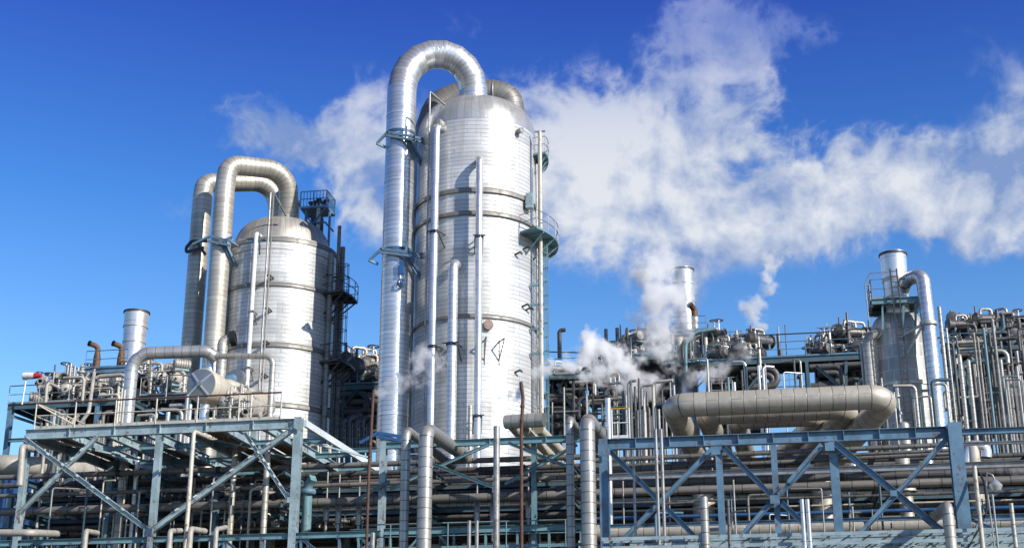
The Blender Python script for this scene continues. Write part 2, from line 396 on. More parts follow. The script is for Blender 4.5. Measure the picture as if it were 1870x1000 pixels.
# ------------------------------------------------------------------ big tower
def tower(label, px, Y, py_ref, half_px, dome_y, shoulder_y, rings, dome_mat, shell_mat='tower_clad', dome_frac=1.0, name='distillation_column', flare=None):
    ax = pp(px, py_ref, Y); rad = half_px * mpp(ax)
    zs = pp(px, shoulder_y, Y - rad*dome_frac).z; base = Vector((ax.x, Y, 0))
    t = thing(name, label, 'tower', base)
    t['_r'] = rad
    prof = [(rad, 0), (rad, zs)]
    MB().lathe(base, prof, 72).build('shell', shell_mat, t)
    # dome: crown of ellipse
    za = pp(px, dome_y, Y - rad*dome_frac*.25).z; H = max(za - zs, .5); rd = rad * dome_frac
    dp = [(rad + .01, zs - .02), (rad + .01, zs)] if dome_frac > .99 else [(rad + .01, zs - .9), (rad*.985, zs - .45), (rad*.94, zs - .12), (rd, zs)]
    for i in range(1, 25): a = math.pi/2 * i/24; dp.append((rd * math.cos(a)**.5 if i < 24 else .02, zs + H * math.sin(a)))
    MB().lathe(base, dp, 72).build('dome', dome_mat, t)
    for (y, dz, k) in rings:
        z = pp(px, y, Y - rad).z
        MB().lathe(base + Vector((0, 0, z)), [(rad - .02, -dz/2), (rad*k, -dz/2), (rad*k, dz/2), (rad + .03, dz/2 + .12), (rad - .02, dz/2 + .16)], 72).build('ring', 'ring_grey', t)
    return t, ax, rad, zs
T1, A1, R1, Z1 = tower('tallest silver column in the middle with a wide pipe hoop on its dome', 868, 82, 560, 112, 186, 213, [(347, .22, 1.035), (389, .18, 1.04), (577, .14, 1.03)], 'dome_silver')
T2, A2, R2, Z2 = tower('shorter broad silver column on the left with two pipe hoops over a weathered dome', 509, 84, 560, 103, 402, 434, [(436, .20, 1.015), (518, .15, 1.03), (628, .2, 1.03), (737, .2, 1.03)], 'dome_clad', dome_frac=.86)
BL = {}
def surf(A, rad, px, py, off=0.0):                    # point on a tower's surface as seen at (px, py)
    d = ray(px, py); ox, oy = EYE.x - A.x, EYE.y - A.y; r = rad + off
    a = d.x**2 + d.y**2; b = 2*(ox*d.x + oy*d.y); c = ox*ox + oy*oy - r*r; D_ = b*b - 4*a*c
    if D_ < 0: t = -b/(2*a)
    else: t = (-b - math.sqrt(D_)) / (2*a)
    return EYE + d * t
# --- overhead pipe hoops
def hoop(label, pts, w, mat, **kw): return pipe(label, pts, w, mat, name='overhead_pipe', cat='pipe', n=32, **kw)
def arc_path(cx, cy, rx, ry, Y0, Y1, n=16, a0=180, a1=0):
    return [(cx + rx*math.cos(R(a0 + (a1-a0)*i/n)), cy - ry*math.sin(R(a0 + (a1-a0)*i/n)), Y0 + (Y1-Y0)*i/n) for i in range(n+1)]
YH = 79.5
top = path(arc_path(799, 165, 65, 66, YH, 82, 9)); 
H1 = thing('overhead_pipe', 'shiny wide silver pipe rising in front left of tallest column and looping onto its dome', 'pipe', (top[0].x, top[0].y, 0))
P = [Vector((top[0].x, top[0].y, 0)), top[0] - Vector((0, 0, .4))] + top + [top[-1] - Vector((0, 0, 1.6))]
rH1 = 26.5 * mpp(top[0])
MB().tube(P, rH1, 36, mitre=True).build('pipe_run', 'silver_pipe', H1)
for py in (760, 655, 515, 425, 335, 215):
    z = pp(722, py, YH).z
    MB().lathe(Vector((top[0].x, YH, z)), [(rH1, -.05), (rH1*1.02, -.05), (rH1*1.02, .05), (rH1, .05)], 36).build('seam_band', 'silver_plain', H1)
p2 = path([(775, 330, 85), (778, 222, 85), ] + arc_path(858, 215, 72, 48, 85, 86, 10)[2:-2] + [(944, 172, 86.5), (952, 222, 86.5)])
P2 = [(776, 420, 84.5), (783, 240, 84.5), (800, 190, 84.8), (850, 172, 85.2), (905, 172, 85.6), (929, 180, 85.8), (936, 232, 86)]
H2 = thing('overhead_pipe', 'darker weathered pipe arching over the back of the tallest column', 'pipe', Vector((*pp(776, 420, 84.5).xy, 0)))
q = path(P2); q[0].x = q[1].x; q.insert(0, Vector((q[0].x, q[0].y, 0)))
MB().tube(rounded(q, 1.6, 6), 26 * mpp(q[2]), 32).build('pipe_run', 'weathered_dark', H2)
MB().torus(pp(903, 174, 85.6), Vector((1, .05, 0)), 27 * mpp(q[2]), .07, 28, 6).build('seam_band', 'galv', H2)
# left tower hoops
def hoop2(label, top_pts, w, Y, mat, r_b, bx):
    q = path(top_pts); base = Vector((q[0].x, q[0].y, 0)); q = [base] + q
    t = thing('overhead_pipe', label, 'pipe', base)
    MB().tube(rounded(q, r_b, 9), w/2 * mpp(q[1]), 30, mitre=True).build('pipe_run', mat, t); return t, q
HA, qa = hoop2('nearer weathered silver pipe looping from left tower foot up onto its dome', [(411, 340, 80.5), (417, 300, 80.5), (526, 312, 83), (528, 398, 84)], 36, 80.5, 'silver_hoop' if 'silver_hoop' in M else 'weathered', 2.1, 0)
HB, qb = hoop2('farther weathered pipe looping behind the nearer hoop of the left tower', [(370, 360, 83), (374, 334, 83), (497, 332, 86), (512, 400, 86)], 35, 83, 'weathered', 1.9, 0)
nz = pp(528, 372, 84)
MB().lathe(nz, [(18*mpp(nz), -.1), (21*mpp(nz), -.1), (21*mpp(nz), .12), (18*mpp(nz), .12)], 28).build('flange', 'weathered', HA)
MB().lathe(pp(528, 372, 84) - Vector((0, 0, 2.2)), [(19*mpp(nz), 0), (19*mpp(nz), 2.0)], 28).build('nozzle', 'weathered', HA)

def bars(parent, name, segs, mat, w=.16):
    mb = MB()
    for (a, b) in segs: mb.bar(pp(*a), pp(*b), w, w*1.15)
    return mb.build(name, mat, parent)
# pipe guides: blue outriggers
Yb = YH - rH1 - .05
Yf = Yb - .12
for (y0, dx, yz) in ((262, 0, 0), (475, -14, 213)):
    z = pp(722, y0 - 14, YH).z
    MB().lathe(Vector((top[0].x, YH, z)), [(rH1, -.09), (rH1*1.05, -.09), (rH1*1.05, .09), (rH1, .09)], 36).build('collar', 'blue_dark', H1)
    bars(H1, 'pipe_bracket', [((688+dx, 262+yz, Yf), (708+dx*.8, 241+yz, Yf)), ((706+dx*.8, 241+yz, Yf), (756+dx*.2, 250+yz*.995, Yf)), ((756+dx*.2, 250+yz*.995, Yf), (776, 255+yz*.98, Yf + 1.6)), ((704+dx*.8, 247+yz, Yf), (756+dx*.2, 256+yz*.995, Yf)), ((756+dx*.2, 256+yz*.995, Yf), (776, 261+yz*.98, Yf + 1.6)),
        ((688+dx, 262+yz, Yf), (704+dx, 269+yz, Yf+.5)), ((745, 252+yz, Yf), (773, 298+yz, Yf+1.4)), ((741, 254+yz, Yf), (769, 302+yz, Yf+1.4)), ((742, 230+yz*.99, Yf), (742, 248+yz, Yf))], 'blue_steel', .13)
bars(H1, 'pipe_bracket', [((690, 790, Yf), (755, 800, Yf)), ((755, 800, Yf), (778, 803, Yf+1.4)), ((690, 797, Yf), (755, 807, Yf)), ((658, 808, Yf), (690, 790, Yf)), ((745, 800, Yf), (762, 850, Yf+1))], 'deep_blue', .16)
h = MB(); a = pp(733, 488, Yb - .1); b = pp(733, 508, Yb - .1); h.tube([pp(733, 470, Yb), a], .035, 6); h.bar(a + Vector((0, 0, .4)), b + Vector((0, 0, .25)), .26, .2); h.tube([b, pp(733, 516, Yb - .1)], .035, 6); h.torus(pp(733, 516, Yb - .1), (0.2, -1, 0), .24, .05, 16, 6); h.torus(pp(733, 515, Yb - .1), (1, 0, 0), .2, .05, 16, 6)
h.build('chain_hoist', 'deep_blue', H1)
Yc = 80.5 - 18*mpp(pp(400, 450, 80)) - .05
Yg = Yc - .12
bars(HA, 'pipe_bracket', [((352, 446, Yg), (384, 431, Yg)), ((384, 431, Yg), (420, 440, Yg)), ((420, 440, Yg), (440, 452, Yg+1.2)), ((380, 440, Yg), (420, 448, Yg)), ((410, 440, Yg), (433, 488, Yg+1)), ((404, 442, Yg), (428, 486, Yg+1)), ((395, 446, Yg), (425, 432, Yg))], 'blue_steel', .13)
MB().lathe(pp(418, 434, Yc), [(.02, -.1), (.24, -.1), (.24, .12), (.02, .12)], 16, (0.1, -1, .1)).build('end_cap', 'white_paint', HA)
bars(HB, 'pipe_bracket', [((340, 452, 82), (350, 440, 82)), ((350, 440, 82), (378, 440, 82)), ((340, 460, 82), (372, 452, 82)), ((362, 445, 81.9), (375, 465, 81.9)), ((340, 452, 82), (340, 460, 82))], 'dark_steel', .15)

# --- risers running up the face of the towers (each a pipe of its own)
def riser(label, A, rad, px, py, pyb, w, mat, off, hook=True, zb=None, name='riser_pipe', parent=None):
    s = surf(A, rad, px, py, off); q = [Vector((s.x, s.y, 0 if zb is None else zb)), s]
    r = w/2 * mpp(s)
    n_ = Vector((s.x - A.x, s.y - A.y, 0)).normalized()
    if hook: q.append(s - n_ * (off + .1)); 
    t = thing(name, label, 'pipe', q[0])
    MB().tube(rounded(q, r*2.0, 5), r, 16).build('pipe_run', mat, t)
    return t, s, n_, r
def clamps(t, s, n_, r, pys, A, rad, px, mat='dark_steel', L=.8):
    for py in pys:
        z = surf(A, rad, px, py, .4).z; c = Vector((s.x, s.y, z)); side = n_.cross(Vector((0, 0, 1)))
        mb = MB(); mb.lathe(c - Vector((0, 0, .1)), [(r, 0), (r*1.25, 0), (r*1.25, .16), (r, .16)], 14)
        for k in (-1, 1): mb.bar(c + side*k*r*1.1 + n_*.1, c + side*k*r*1.1 - n_*(L), .07); mb.bar(c + side*k*r*1.1 + Vector((0, 0, -.05)), c + side*k*r*1.1 - n_*L - Vector((0, 0, .9)), .06)
        mb.bar(c + side*(r*1.7) + n_*r*1.1, c - side*(r*1.7) + n_*r*1.1, .07)
        mb.build('pipe_clamp', mat, t)
t, s, n_, r = riser('tall silver riser left of centre on tallest column with a hooked top', A1, R1, 797, 228, 800, 14, 'silver_plain', .75); clamps(t, s, n_, r, (430, 637), A1, R1, 785)
MB().lathe(s + Vector((.1, .25, .15)), [(.02, -.3), (.3, -.25), (.34, 0), (.3, .25), (.02, .3)], 16, n_).build('end_cap', 'weathered', t)
t, s, n_, r = riser('slim silver riser in middle of tallest column face topping out below the dome', A1, R1, 876, 286, 800, 13, 'silver_plain', .85); clamps(t, s, n_, r, (436, 762), A1, R1, 872)
t, s, n_, r = riser('stouter short silver riser on tallest column between two slimmer risers', A1, R1, 828, 478, 800, 18, 'silver_pipe', .85); clamps(t, s, n_, r, (632,), A1, R1, 820)
t = thing('conduit', 'thin dark conduit beside hooked riser with a slanting strut at its top', 'pipe', pp(783, 700, 78))
a = surf(A1, R1, 784, 235, .9); MB().tube([Vector((a.x, a.y, 5)), a, Vector((a.x, a.y, pp(784, 168, a.y).z))], .06, 6).build('pipe_run', 'galv', t)
b = Vector((a.x, a.y, pp(784, 168, a.y).z)); MB().tube([b, pp(812, 191, a.y + 1)], .07, 6).build('strut', 'galv', t)
t, s, n_, r = riser('pale slim riser on left tower stopping beneath the dome rim', A2, R2, 468, 425, 800, 8, 'white_paint', .6); clamps(t, s, n_, r, (570, 672), A2, R2, 462, 'galv')
bars(t, 'pipe_bracket', [((450, 441, 79.6), (485, 438, 79.6)), ((474, 440, 79.6), (474, 465, 80))], 'blue_steel', .09)
for k, (px, lab) in enumerate(((489, 'left one of two thin grey conduits up the left tower face'), (494.5, 'right one of two thin grey conduits up the left tower face'))):
    s = surf(A2, R2, px, 440, .9); ztop = pp(px + 2, 352, s.y).z
    q = [Vector((s.x, s.y, 3)), Vector((s.x, s.y, ztop))] + ([Vector((s.x + .5, s.y + 1.2, ztop - 1.2))] if k else [])
    t = thing('conduit', lab, 'pipe', q[0], None); MB().tube(q, .075, 8).build('pipe_run', 'galv', t)
    for py in (500, 560, 620, 680): MB().bar(Vector((s.x, s.y, pp(px, py, s.y).z)), Vector((s.x, s.y + .9, pp(px, py, s.y).z)), .08).build('clamp', 'dark_steel', t)

# --- fittings on the big tower
def fitting(parent, name, A, rad, px, py, r, L, mat, rim=None):
    s = surf(A, rad, px, py, 0); n_ = Vector((s.x - A.x, s.y - A.y, 0)).normalized()
    MB().lathe(s - n_*.1, [(r, 0), (r, L + .1), (r*1.15, L + .1), (r*1.15, L + .2), (.01, L + .2)], 20, n_).build(name, mat, parent)
fitting(T1, 'manhole_cover', A1, R1, 891, 594, .27, .12, 'port_brown')
fitting(T1, 'nozzle', A1, R1, 945, 241, .17, .35, 'galv')
def sbars(parent, name, A, rad, segs, w, mat):
    mb = MB()
    for (a, oa, b, ob) in segs: mb.bar(surf(A, rad, *a, oa), surf(A, rad, *b, ob), w)
    return mb.build(name, mat, parent)
for x0, y0 in ((884, 622), (911, 624)):
    w_ = surf(A1, R1, x0, y0, 0); n_ = Vector((w_.x - A1.x, w_.y - A1.y, 0)).normalized(); Zv = Vector((0, 0, 1))
    mb = MB(); mb.bar(w_ - n_*.05 + Zv*.12, w_ - n_*.05 - Zv*1.5, .16, .1); mb.bar(w_, w_ + n_*.9, .06, .09); mb.bar(w_ - Zv*1.2, w_ + n_*.85 - Zv*.05, .05, .07)
    mb.build('wall_bracket', 'weathered_dark', T1)
for (x, y) in ((940, 465), (955, 455), (953, 560), (960, 566), (940, 680)):
    sbars(T1, 'lug', A1, R1, [((x, y), 0, (x + 10, y - 5), .35), ((x + 10, y - 5), .35, (x + 14, y - 1), .35)], .09, 'dark_steel')
s = surf(A1, R1, 963, 371, 0); MB().box(s + Vector((.2, -.3, 0)), .45, .5, 1.0).build('junction_box', 'pale_steel', T1)
# platform on the right side of the big tower
def round_platform(parent, A, rad, px_c, py, a0, a1, r_out, zoff=0, thick=.14, rail_h=1.1, deck='teal_steel', rails='galv', n=10):
    z = py if isinstance(py, float) else pp(px_c, py, A.y - .5).z
    mb = MB(); Zv = Vector((0, 0, 1)); C = Vector((A.x, A.y, z))
    rin, ro = rad - .05, rad + r_out
    P_ = lambda r, t, dz=0: C + Vector((r*math.cos(t), r*math.sin(t), dz))
    for i in range(n):
        t0, t1 = a0 + (a1-a0)*i/n, a0 + (a1-a0)*(i+1)/n; b = len(mb.V)
        mb.V += [P_(rin, t0), P_(ro, t0), P_(ro, t1), P_(rin, t1), P_(rin, t0, thick), P_(ro, t0, thick), P_(ro, t1, thick), P_(rin, t1, thick)]
        mb.face((b, b+3, b+2, b+1)); mb.face((b+4, b+5, b+6, b+7)); mb.face((b+1, b+2, b+6, b+5))
        if i == 0: mb.face((b, b+1, b+5, b+4))
        if i == n-1: mb.face((b+3, b+7, b+6, b+2))
    d = mb.build('platform', deck, parent)
    k = MB(); m = 4
    for i in range(m):
        t = a0 + (a1-a0)*(i+.5)/m; k.bar(P_(rin, t, -.05), P_(ro - .05, t, -.05), .08, .12); k.bar(P_(rin, t, -1.3), P_(ro - .15, t, -.1), .08)
    k.build('support_bracket', deck, d)
    rl = MB()
    for f in (1.0, .5): rl.tube([P_(ro, a0 + (a1-a0)*i/n, thick + rail_h*f) for i in range(n+1)], .028, 6)
    for i in range(0, n+1, 2): t = a0 + (a1-a0)*i/n; rl.tube([P_(ro, t, thick), P_(ro, t, thick + rail_h)], .026, 6)
    for t in (a0, a1):
        for f in (1.0, .5): rl.tube([P_(rin, t, thick + rail_h*f), P_(ro, t, thick + rail_h*f)], .026, 6)
    rl.build('railing', rails, d); return d, z
pl, zp = round_platform(T1, A1, R1, 990, 440, R(-33), R(32), 1.45)
pl2, zp2 = round_platform(T1, A1, R1, 985, 283, R(-8), R(30), .85)
# caged ladder and conduit right of the tower
lx = A1 + Vector((R1 + .25, -.6, 0)); lx.z = 6
ladder(T1, lx, Vector((lx.x, lx.y, zp)), (0, 1, 0), .45, 'teal_steel', True, (1, 0, 0))
ladder(T1, Vector((lx.x - .1, lx.y + 1.2, zp)), Vector((lx.x - .1, lx.y + 1.2, zp2 + 1.1)), (0, 1, 0), .45, 'galv', False)
tp = Vector((A1.x + R1 + .62, A1.y - 1.3, 0)); ztop = pp(988, 240, tp.y).z; tp.x = xat(987, tp.y, ztop - 6)
t = thing('riser_pipe', 'long slender pale riser standing off right edge of the tallest column', 'pipe', tp)
MB().tube([tp, Vector((tp.x, tp.y, ztop))], .13, 10).build('pipe_run', 'cream', t)
for py in (520, 555, 600, 645): z = pp(985, py, tp.y).z; MB().bar(Vector((tp.x - .7, tp.y, z)), Vector((tp.x + .2, tp.y, z)), .1, .14).build('clamp', 'teal_steel', t)
MB().bar(Vector((tp.x-.35, tp.y, ztop)), Vector((tp.x + .35, tp.y, ztop)), .1).build('end_cap', 'galv', t)
tp = tp + Vector((-.32, .5, 0)); t = thing('conduit', 'thin grey conduit between pale riser and right edge of the tallest column', 'pipe', tp); MB().tube([tp, Vector((tp.x, tp.y, pp(980, 300, tp.y).z))], .07, 8).build('pipe_run', 'galv', t)

# --- left tower: platform by the dome, ladders, dark risers down its right side
zt = pp(575, 378, 84).z
C = pp(580, 386, 84.5)
pf = MB().box(C, 1.9, 1.9, .16).build('platform', 'blue_steel', T2)
rl = MB()
for (sx, sy) in ((-1, -1), (1, -1), (1, 1), (-1, 1), (0, -1), (0, 1)): rl.bar(C + Vector((sx*.93, sy*.93, 0)), C + Vector((sx*.93, sy*.93, 1.15)), .07)
for f in (1.15, .6):
    for a, b in (((-1, -1), (1, -1)), ((1, -1), (1, 1)), ((1, 1), (-1, 1))): rl.bar(C + Vector((a[0]*.93, a[1]*.93, f)), C + Vector((b[0]*.93, b[1]*.93, f)), .05)
rl.build('railing', 'blue_steel', pf)
for (dx, dy) in ((-.6, -.6), (.35, -.75), (.9, 0), (-.6, .6)): MB().bar(C + Vector((dx, dy, -2.6)), C + Vector((dx, dy, 0)), .24 if dx == .35 else .12, .2).build('platform_leg', 'blue_steel' if dx != .35 else 'pale_steel', pf)
eq = MB(); 
for k in range(5): eq.lathe(C + Vector((-.5 + k*.28, .1*(k % 2), .1)), [(.1, 0), (.1, .5 + .1*(k % 3)), (.2, .5 + .1*(k % 3)), (.2, .62 + .1*(k % 3)), (.01, .64 + .1*(k % 3))], 10)
eq.build('valve_cluster', 'dark_steel', pf)
xb = MB()
for sx in (-1, 1): xb.bar(C + Vector((sx*.9, -.9, -2.4)), C + Vector((-sx*.9, -.9, -.1)), .09); xb.bar(C + Vector((sx*.9, -.92, -1.2)), C + Vector((sx*.9, .9, -1.2)), .09)
xb.bar(C + Vector((-.9, -.93, -1.2)), C + Vector((.9, -.93, -1.2)), .1)
for k in range(9): xb.bar(C + Vector((-.93 + k*.23, -.94, .1)), C + Vector((-.93 + k*.23, -.94, 1.1)), .035)
for k in range(9): xb.bar(C + Vector((.94, -.93 + k*.23, .1)), C + Vector((.94, -.93 + k*.23, 1.1)), .035)
xb.build('bracing', 'blue_dark', pf)
MB().lathe(C + Vector((.1, -.2, -1.9)), [(.01, 0), (.42, .02), (.42, 1.3), (.01, 1.35)], 18).build('housing', 'dark_steel', pf)
for k, dz in enumerate((5.0, 9.7)):
    round_platform(T2, A2, R2, 630, float(Z2 - dz + 1.5), R(-22), R(12), 1.5, deck='dark_steel', rails='dark_steel', n=6)
lx = Vector((A2.x + R2 + .55, A2.y - .5, 3)); ladder(T2, lx, Vector((lx.x, lx.y, Z2 - 1.2)), (0, 1, 0), .5, 'dark_steel', True, (1, 0, 0))
for k, (ang, off, w, zt_) in enumerate(((-17, .35, .19, -.6), (-7, .45, .13, 1.6), (2, .5, .17, .3))):
    p = Vector((A2.x + (R2 + off)*math.cos(R(ang)), A2.y + (R2 + off)*math.sin(R(ang)), 0))
    t = thing('riser_pipe', ('dark riser nearest the sunlit face along the right side of left tower', 'tallest thin dark riser along the right side of left tower', 'dark riser hard against the caged ladder of left tower')[k], 'pipe', p)
    MB().tube([p, Vector((p.x, p.y, Z2 + zt_))], w, 10).build('pipe_run', 'rack_pipe', t)
    for q in range(6): z = Z2 - 2 - q*3; MB().bar(Vector((p.x, p.y, z)), Vector((p.x - off*1.2, p.y + .2, z)), .1).build('clamp', 'dark_steel', t)
# gooseneck with a dark open mouth on the left tower
t = thing('vent_pipe', 'beige gooseneck vent with a dark round mouth in front of left tower', 'vent', pp(404, 760, 70))
q = path([(405, 760, 70), (407, 622, 70), (424, 618, 70.2)]); q[0].x = q[1].x
r = 9.5*mpp(q[1]); MB().tube(rounded(q, r*2.2, 8), r, 20).build('pipe_run', 'weathered', t)
MB().lathe(q[-1], [(r, -.1), (r*1.5, -.1), (r*1.55, .2), (r*1.2, .22), (r*1.15, .06), (.01, .05)], 22, (q[-1]-q[-2]).normalized() + Vector((.6, -.1, 0))).build('mouth', 'black_hole', t)
# ------------------------------------------------------------------ steel frames of the pipe rack
def frame(label, loc): return thing('steel_frame', label, 'steel frame', loc)
def Ib(parent, name, a, b, w, h, mat, up=None, stiff=0):
    mb = MB().ibeam(a, b, w, h, up); a, b = Vector(a), Vector(b)
    for k in range(1, stiff + 1):
        c = a.lerp(b, k/(stiff+1)); d = (b-a).normalized(); mb.bar(c - d*.012, c + d*.012, w*.94, h*.9)
    return mb.build(name, mat, parent)
def post(parent, px, py, Y, w, mat, z0=0.0, pz=None, name='post', lean=None):
    a = pp(px, py, Y); return Ib(parent, name, Vector((a.x, Y, z0)), a, w, w, mat, up=(0, 1, 0))
def gusset(parent, px, py, Y, s, mat):
    c = pp(px, py, Y); s *= .6; return MB().bar(c - Vector((s/2, .02, 0)), c + Vector((s/2, -.02, 0)), .03, s*.9).build('gusset', mat, parent)
# left deck frame
YL = 50
zg = pp(300, 783, YL).z; L0 = hx(47, zg, YL); L1 = hx(550, zg, YL)
FL = frame('pale blue steel frame with long diagonals carrying railed deck at left', (L0.x, YL, 0))
Ib(FL, 'girder', L0, L1, .22, .40, 'pale_steel', stiff=5)
for px, w in ((52, .24), (292, .24), (546, .30)): post(FL, px, 795 if px < 500 else 762, YL - (.0 if px < 500 else .03), w, 'pale_steel')
for n_, (a, b, w) in enumerate((((45, 800), (272, 968), .17), ((178, 797), (36, 935), .15), ((546, 775), (268, 975), .20), ((447, 790), (528, 912), .14))):
    A_, B_ = pp(*a, YL - .15), pp(*b, YL - .15 + .05*n_); br_ = Ib(FL, 'brace', A_, B_, w, w, 'pale_steel')
    for k_ in range(6 if n_ != 1 else 2): c_ = A_.lerp(B_, .2 + .12*k_); d_ = (B_ - A_).normalized(); MB().bar(c_ - d_*.07 + Vector((0, -w*.3, w*.5)), c_ + d_*.07 + Vector((0, -w*.3, w*.5)), .09, .07).build('bolt_plate', 'pale_bright', br_)
for (x, y, s) in ((270, 972, .6), (545, 778, .45), (530, 912, .4)): gusset(FL, x, y, YL - .3, s, 'pale_steel')
zl = pp(300, 984, YL).z
Ib(FL, 'lower_beam', hx(0, zl, YL), hx(695, zl, YL), .18, .22, 'teal_steel')
# hanging truss below the lower beam
z2 = zl - 1.25
Ib(FL, 'lower_chord', hx(-10, z2, YL), hx(695, z2, YL), .14, .16, 'teal_steel')
xs = [-10 + k*70 for k in range(11)]
for k in range(10):
    a, b = (xs[k], zl - .1), (xs[k+1], z2)
    if k % 2: a, b = (xs[k], z2), (xs[k+1], zl - .1)
    Ib(FL, 'truss_diagonal', hx(a[0], a[1], YL), hx(b[0], b[1], YL), .1, .1, 'blue_steel')
    Ib(FL, 'truss_post', hx(xs[k], zl, YL + .02), hx(xs[k], z2, YL + .02), .1, .1, 'blue_steel', up=(0, 1, 0))
# deck seen from below: cross beams running back, planks between
DY = 66.0
tk = thing('elevated_deck', 'brown underside of railed deck with pale beams running back at upper left', 'deck', (L0.x, YL, zg))
for k in range(8):
    x = L0.x + .1 + (L1.x - L0.x)*k/7
    if k == 7: MB().bar((x, YL + .16, zg + .04), (x, DY + 1, zg + .04), .12, .27).build('edge_beam', 'pale_bright', tk)  # whiter paint puts this beam's sunlit brightness into its colour
    else: Ib(tk, 'cross_beam', (x, YL + .13, zg), (x, DY - 1, zg), .20, .36, 'pale_steel')
for k in range(1, 5): Ib(tk, 'joist', (L0.x, YL + 3.2*k, zg - .02), (L1.x - .1, YL + 3.2*k, zg - .02), .14, .2, 'teal_steel')
for k in range(7):
    if k in (1, 3, 6): continue
    if k in (2, 5): ya, yb = YL + 4.0, DY - 7
    elif k == 6: ya, yb = YL + .3, DY - 9
    else: ya, yb = YL + .2, DY - 1.2
    xa = L0.x + .1 + (L1.x - L0.x)*k/7 + .13; xb = L0.x + .1 + (L1.x - L0.x)*(k+1)/7 - .13
    mb = MB(); w = (xb - xa)/5
    for j in range(5): mb.box(((xa + w*(j+.5)), (ya+yb)/2, zg + .24 + .006*(j % 2)), w*.96, yb-ya, .06)
    mb.build('plank_panel', 'brown_plank', tk)
for k in range(4): a = Vector((L0.x + 1.2 + k*3.1, YL + .6, zg - .25)); MB().bar(a, a + Vector((2.2, 5.5, 0)), .07, .07).build('wind_brace', 'pale_steel', tk)
# second row of posts and rear beams under the deck
for (px, Y, pt) in ((205, 56, 845), (395, 56, 900), (20, 57, 905), (85, 62, 850), (300, 62, 845), (470, 62, 850)):
    t = frame({205: 'short blue post standing behind the left crossing braces', 395: 'blue post below the middle of the railed left deck', 20: 'blue post at far left edge behind beige elbow pipe', 85: 'rear post under far left end of railed deck', 300: 'rear post behind the second post of the left frame', 470: 'rear post left of the frame corner with bright sloping beam'}[px], (pp(px, pt, Y).x, Y, 0))
    post(t, px, pt, Y, .26, 'teal_steel'); a = pp(px, pt, Y)
    Ib(t, 'bracket_arm', a - Vector((0, 0, .5)), a + Vector((1.0, 0, .1)), .1, .1, 'teal_steel')
# railing along the deck edge
a = hx(62, zg + .2, YL); b = hx(512, zg + .2, YL)
railing('rusty topped railing along front edge of the left deck', [a, b], 1.08, 1.75, 'cream', 'rust', r=.032)
c0 = hx(64, zg + .2, YL + .1) + Vector((0, 0, 1.05)); d0 = hx(158, zg + .2, YL + 1.2) + Vector((0, 0, .1))
tag(MB().tube([c0, d0], .035, 6).build('handrail', 'cream', None, d0), 'pale sloping handrail at left end of railed deck', 'handrail')
railing('pale railing running back from left corner of the railed deck', [a, (a.x + .05, YL + 6, a.z)], 1.08, 1.6, 'cream', r=.03)

# centre frame
YC = 53
zc = pp(900, 806, YC).z
FC = frame('slender teal frame with crossed braces in front of tallest column', (hx(700, zc, YC).x, YC, 0))
Ib(FC, 'top_beam', hx(694, zc, YC), hx(1102, zc, YC), .2, .26, 'teal_steel', stiff=3)
post(FC, 701, 806, YC, .26, 'pale_steel'); post(FC, 975, 806, YC + .3, .2, 'teal_steel')
for n_, (a, b) in enumerate((((712, 892), (892, 811)), ((742, 829), (901, 889)), ((922, 883), (1054, 811)), ((928, 808), (1033, 850)), ((640, 918), (712, 878)))):
    Ib(FC, 'brace', pp(*a, YC - .1 - .04*n_), pp(*b, YC - .1 - .04*n_), .12, .12, 'teal_steel')
zc2 = pp(870, 966, YC).z
Ib(FC, 'lower_beam', hx(640, zc2, YC), hx(1102, zc2, YC), .2, .26, 'teal_steel')
for k, px in enumerate(range(655, 1100, 58)): Ib(FC, 'truss_post', hx(px, zc2 - .1, YC), hx(px, zc2 - 1.6, YC), .09, .09, 'teal_steel', up=(0, 1, 0))
for k, (p, q) in enumerate(((655, 713), (771, 713), (800, 850))): Ib(FC, 'truss_diagonal', hx(p, zc2 - .1, YC), hx(q, zc2 - 1.5, YC), .08, .08, 'teal_steel')
railing('teal railing low in front of tallest column', [hx(660, zc2 - 1.0, YC - 2), hx(1088, zc2 - 1.0, YC - 2)], 1.0, 1.1, 'teal_steel', r=.022)

# right frame
YR = 45.5
zr = pp(1420, 800, YR).z
FR = frame('strong blue frame with big crossed braces below the beige pipe loops', (hx(1102, zr, YR).x, YR, 0))
Ib(FR, 'girder', hx(1100, zr, YR), hx(1738, zr, YR), .26, .36, 'blue_steel', stiff=9)
pr = [(1102, .30), (1312, .22), (1412, .20), (1520, .28)]
for px, w in pr: a = hx(px, zr - (.2 if px != 1102 else -.18), YR + (.0 if px != 1102 else -.02)); Ib(FR, 'post', (a.x, a.y, 0), a, w, w, 'blue_steel', up=(0, 1, 0))
a = hx(1741, zr + .22, YR - .3); Ib(FR, 'corner_post', (a.x, a.y, 0), a, .42, .42, 'blue_steel', up=(0, 1, 0))
for k, (p, q) in enumerate((((1111, 821), (1290, 1000)), ((1303, 817), (1120, 1003)), ((1322, 817), (1409, 905)), ((1479, 845), (1422, 903)), ((1408, 917), (1330, 1005)), ((1427, 917), (1480, 968)),
              ((1501, 811), (1440, 881)), ((1523, 808), (1740, 985)), ((1731, 798), (1545, 1002)))):
    Ib(FR, 'brace', pp(*p, YR - .12 - .02*k), pp(*q, YR - .12 - .02*k), .16 if k != 7 else .2, .16 if k != 7 else .2, 'blue_steel')
for (x, y, s) in ((1108, 825, .4), (1307, 822, .5), (1415, 911, .5), (1515, 815, .5), (1632, 900, .35), (1206, 914, .3)): gusset(FR, x, y, YR - .34, s, 'blue_steel')
zr2 = pp(1420, 952, YR + 3).z
Ib(FR, 'lower_beam', hx(1095, zr2, YR + 3), hx(1745, zr2, YR + 3), .14, .12, 'blue_steel')
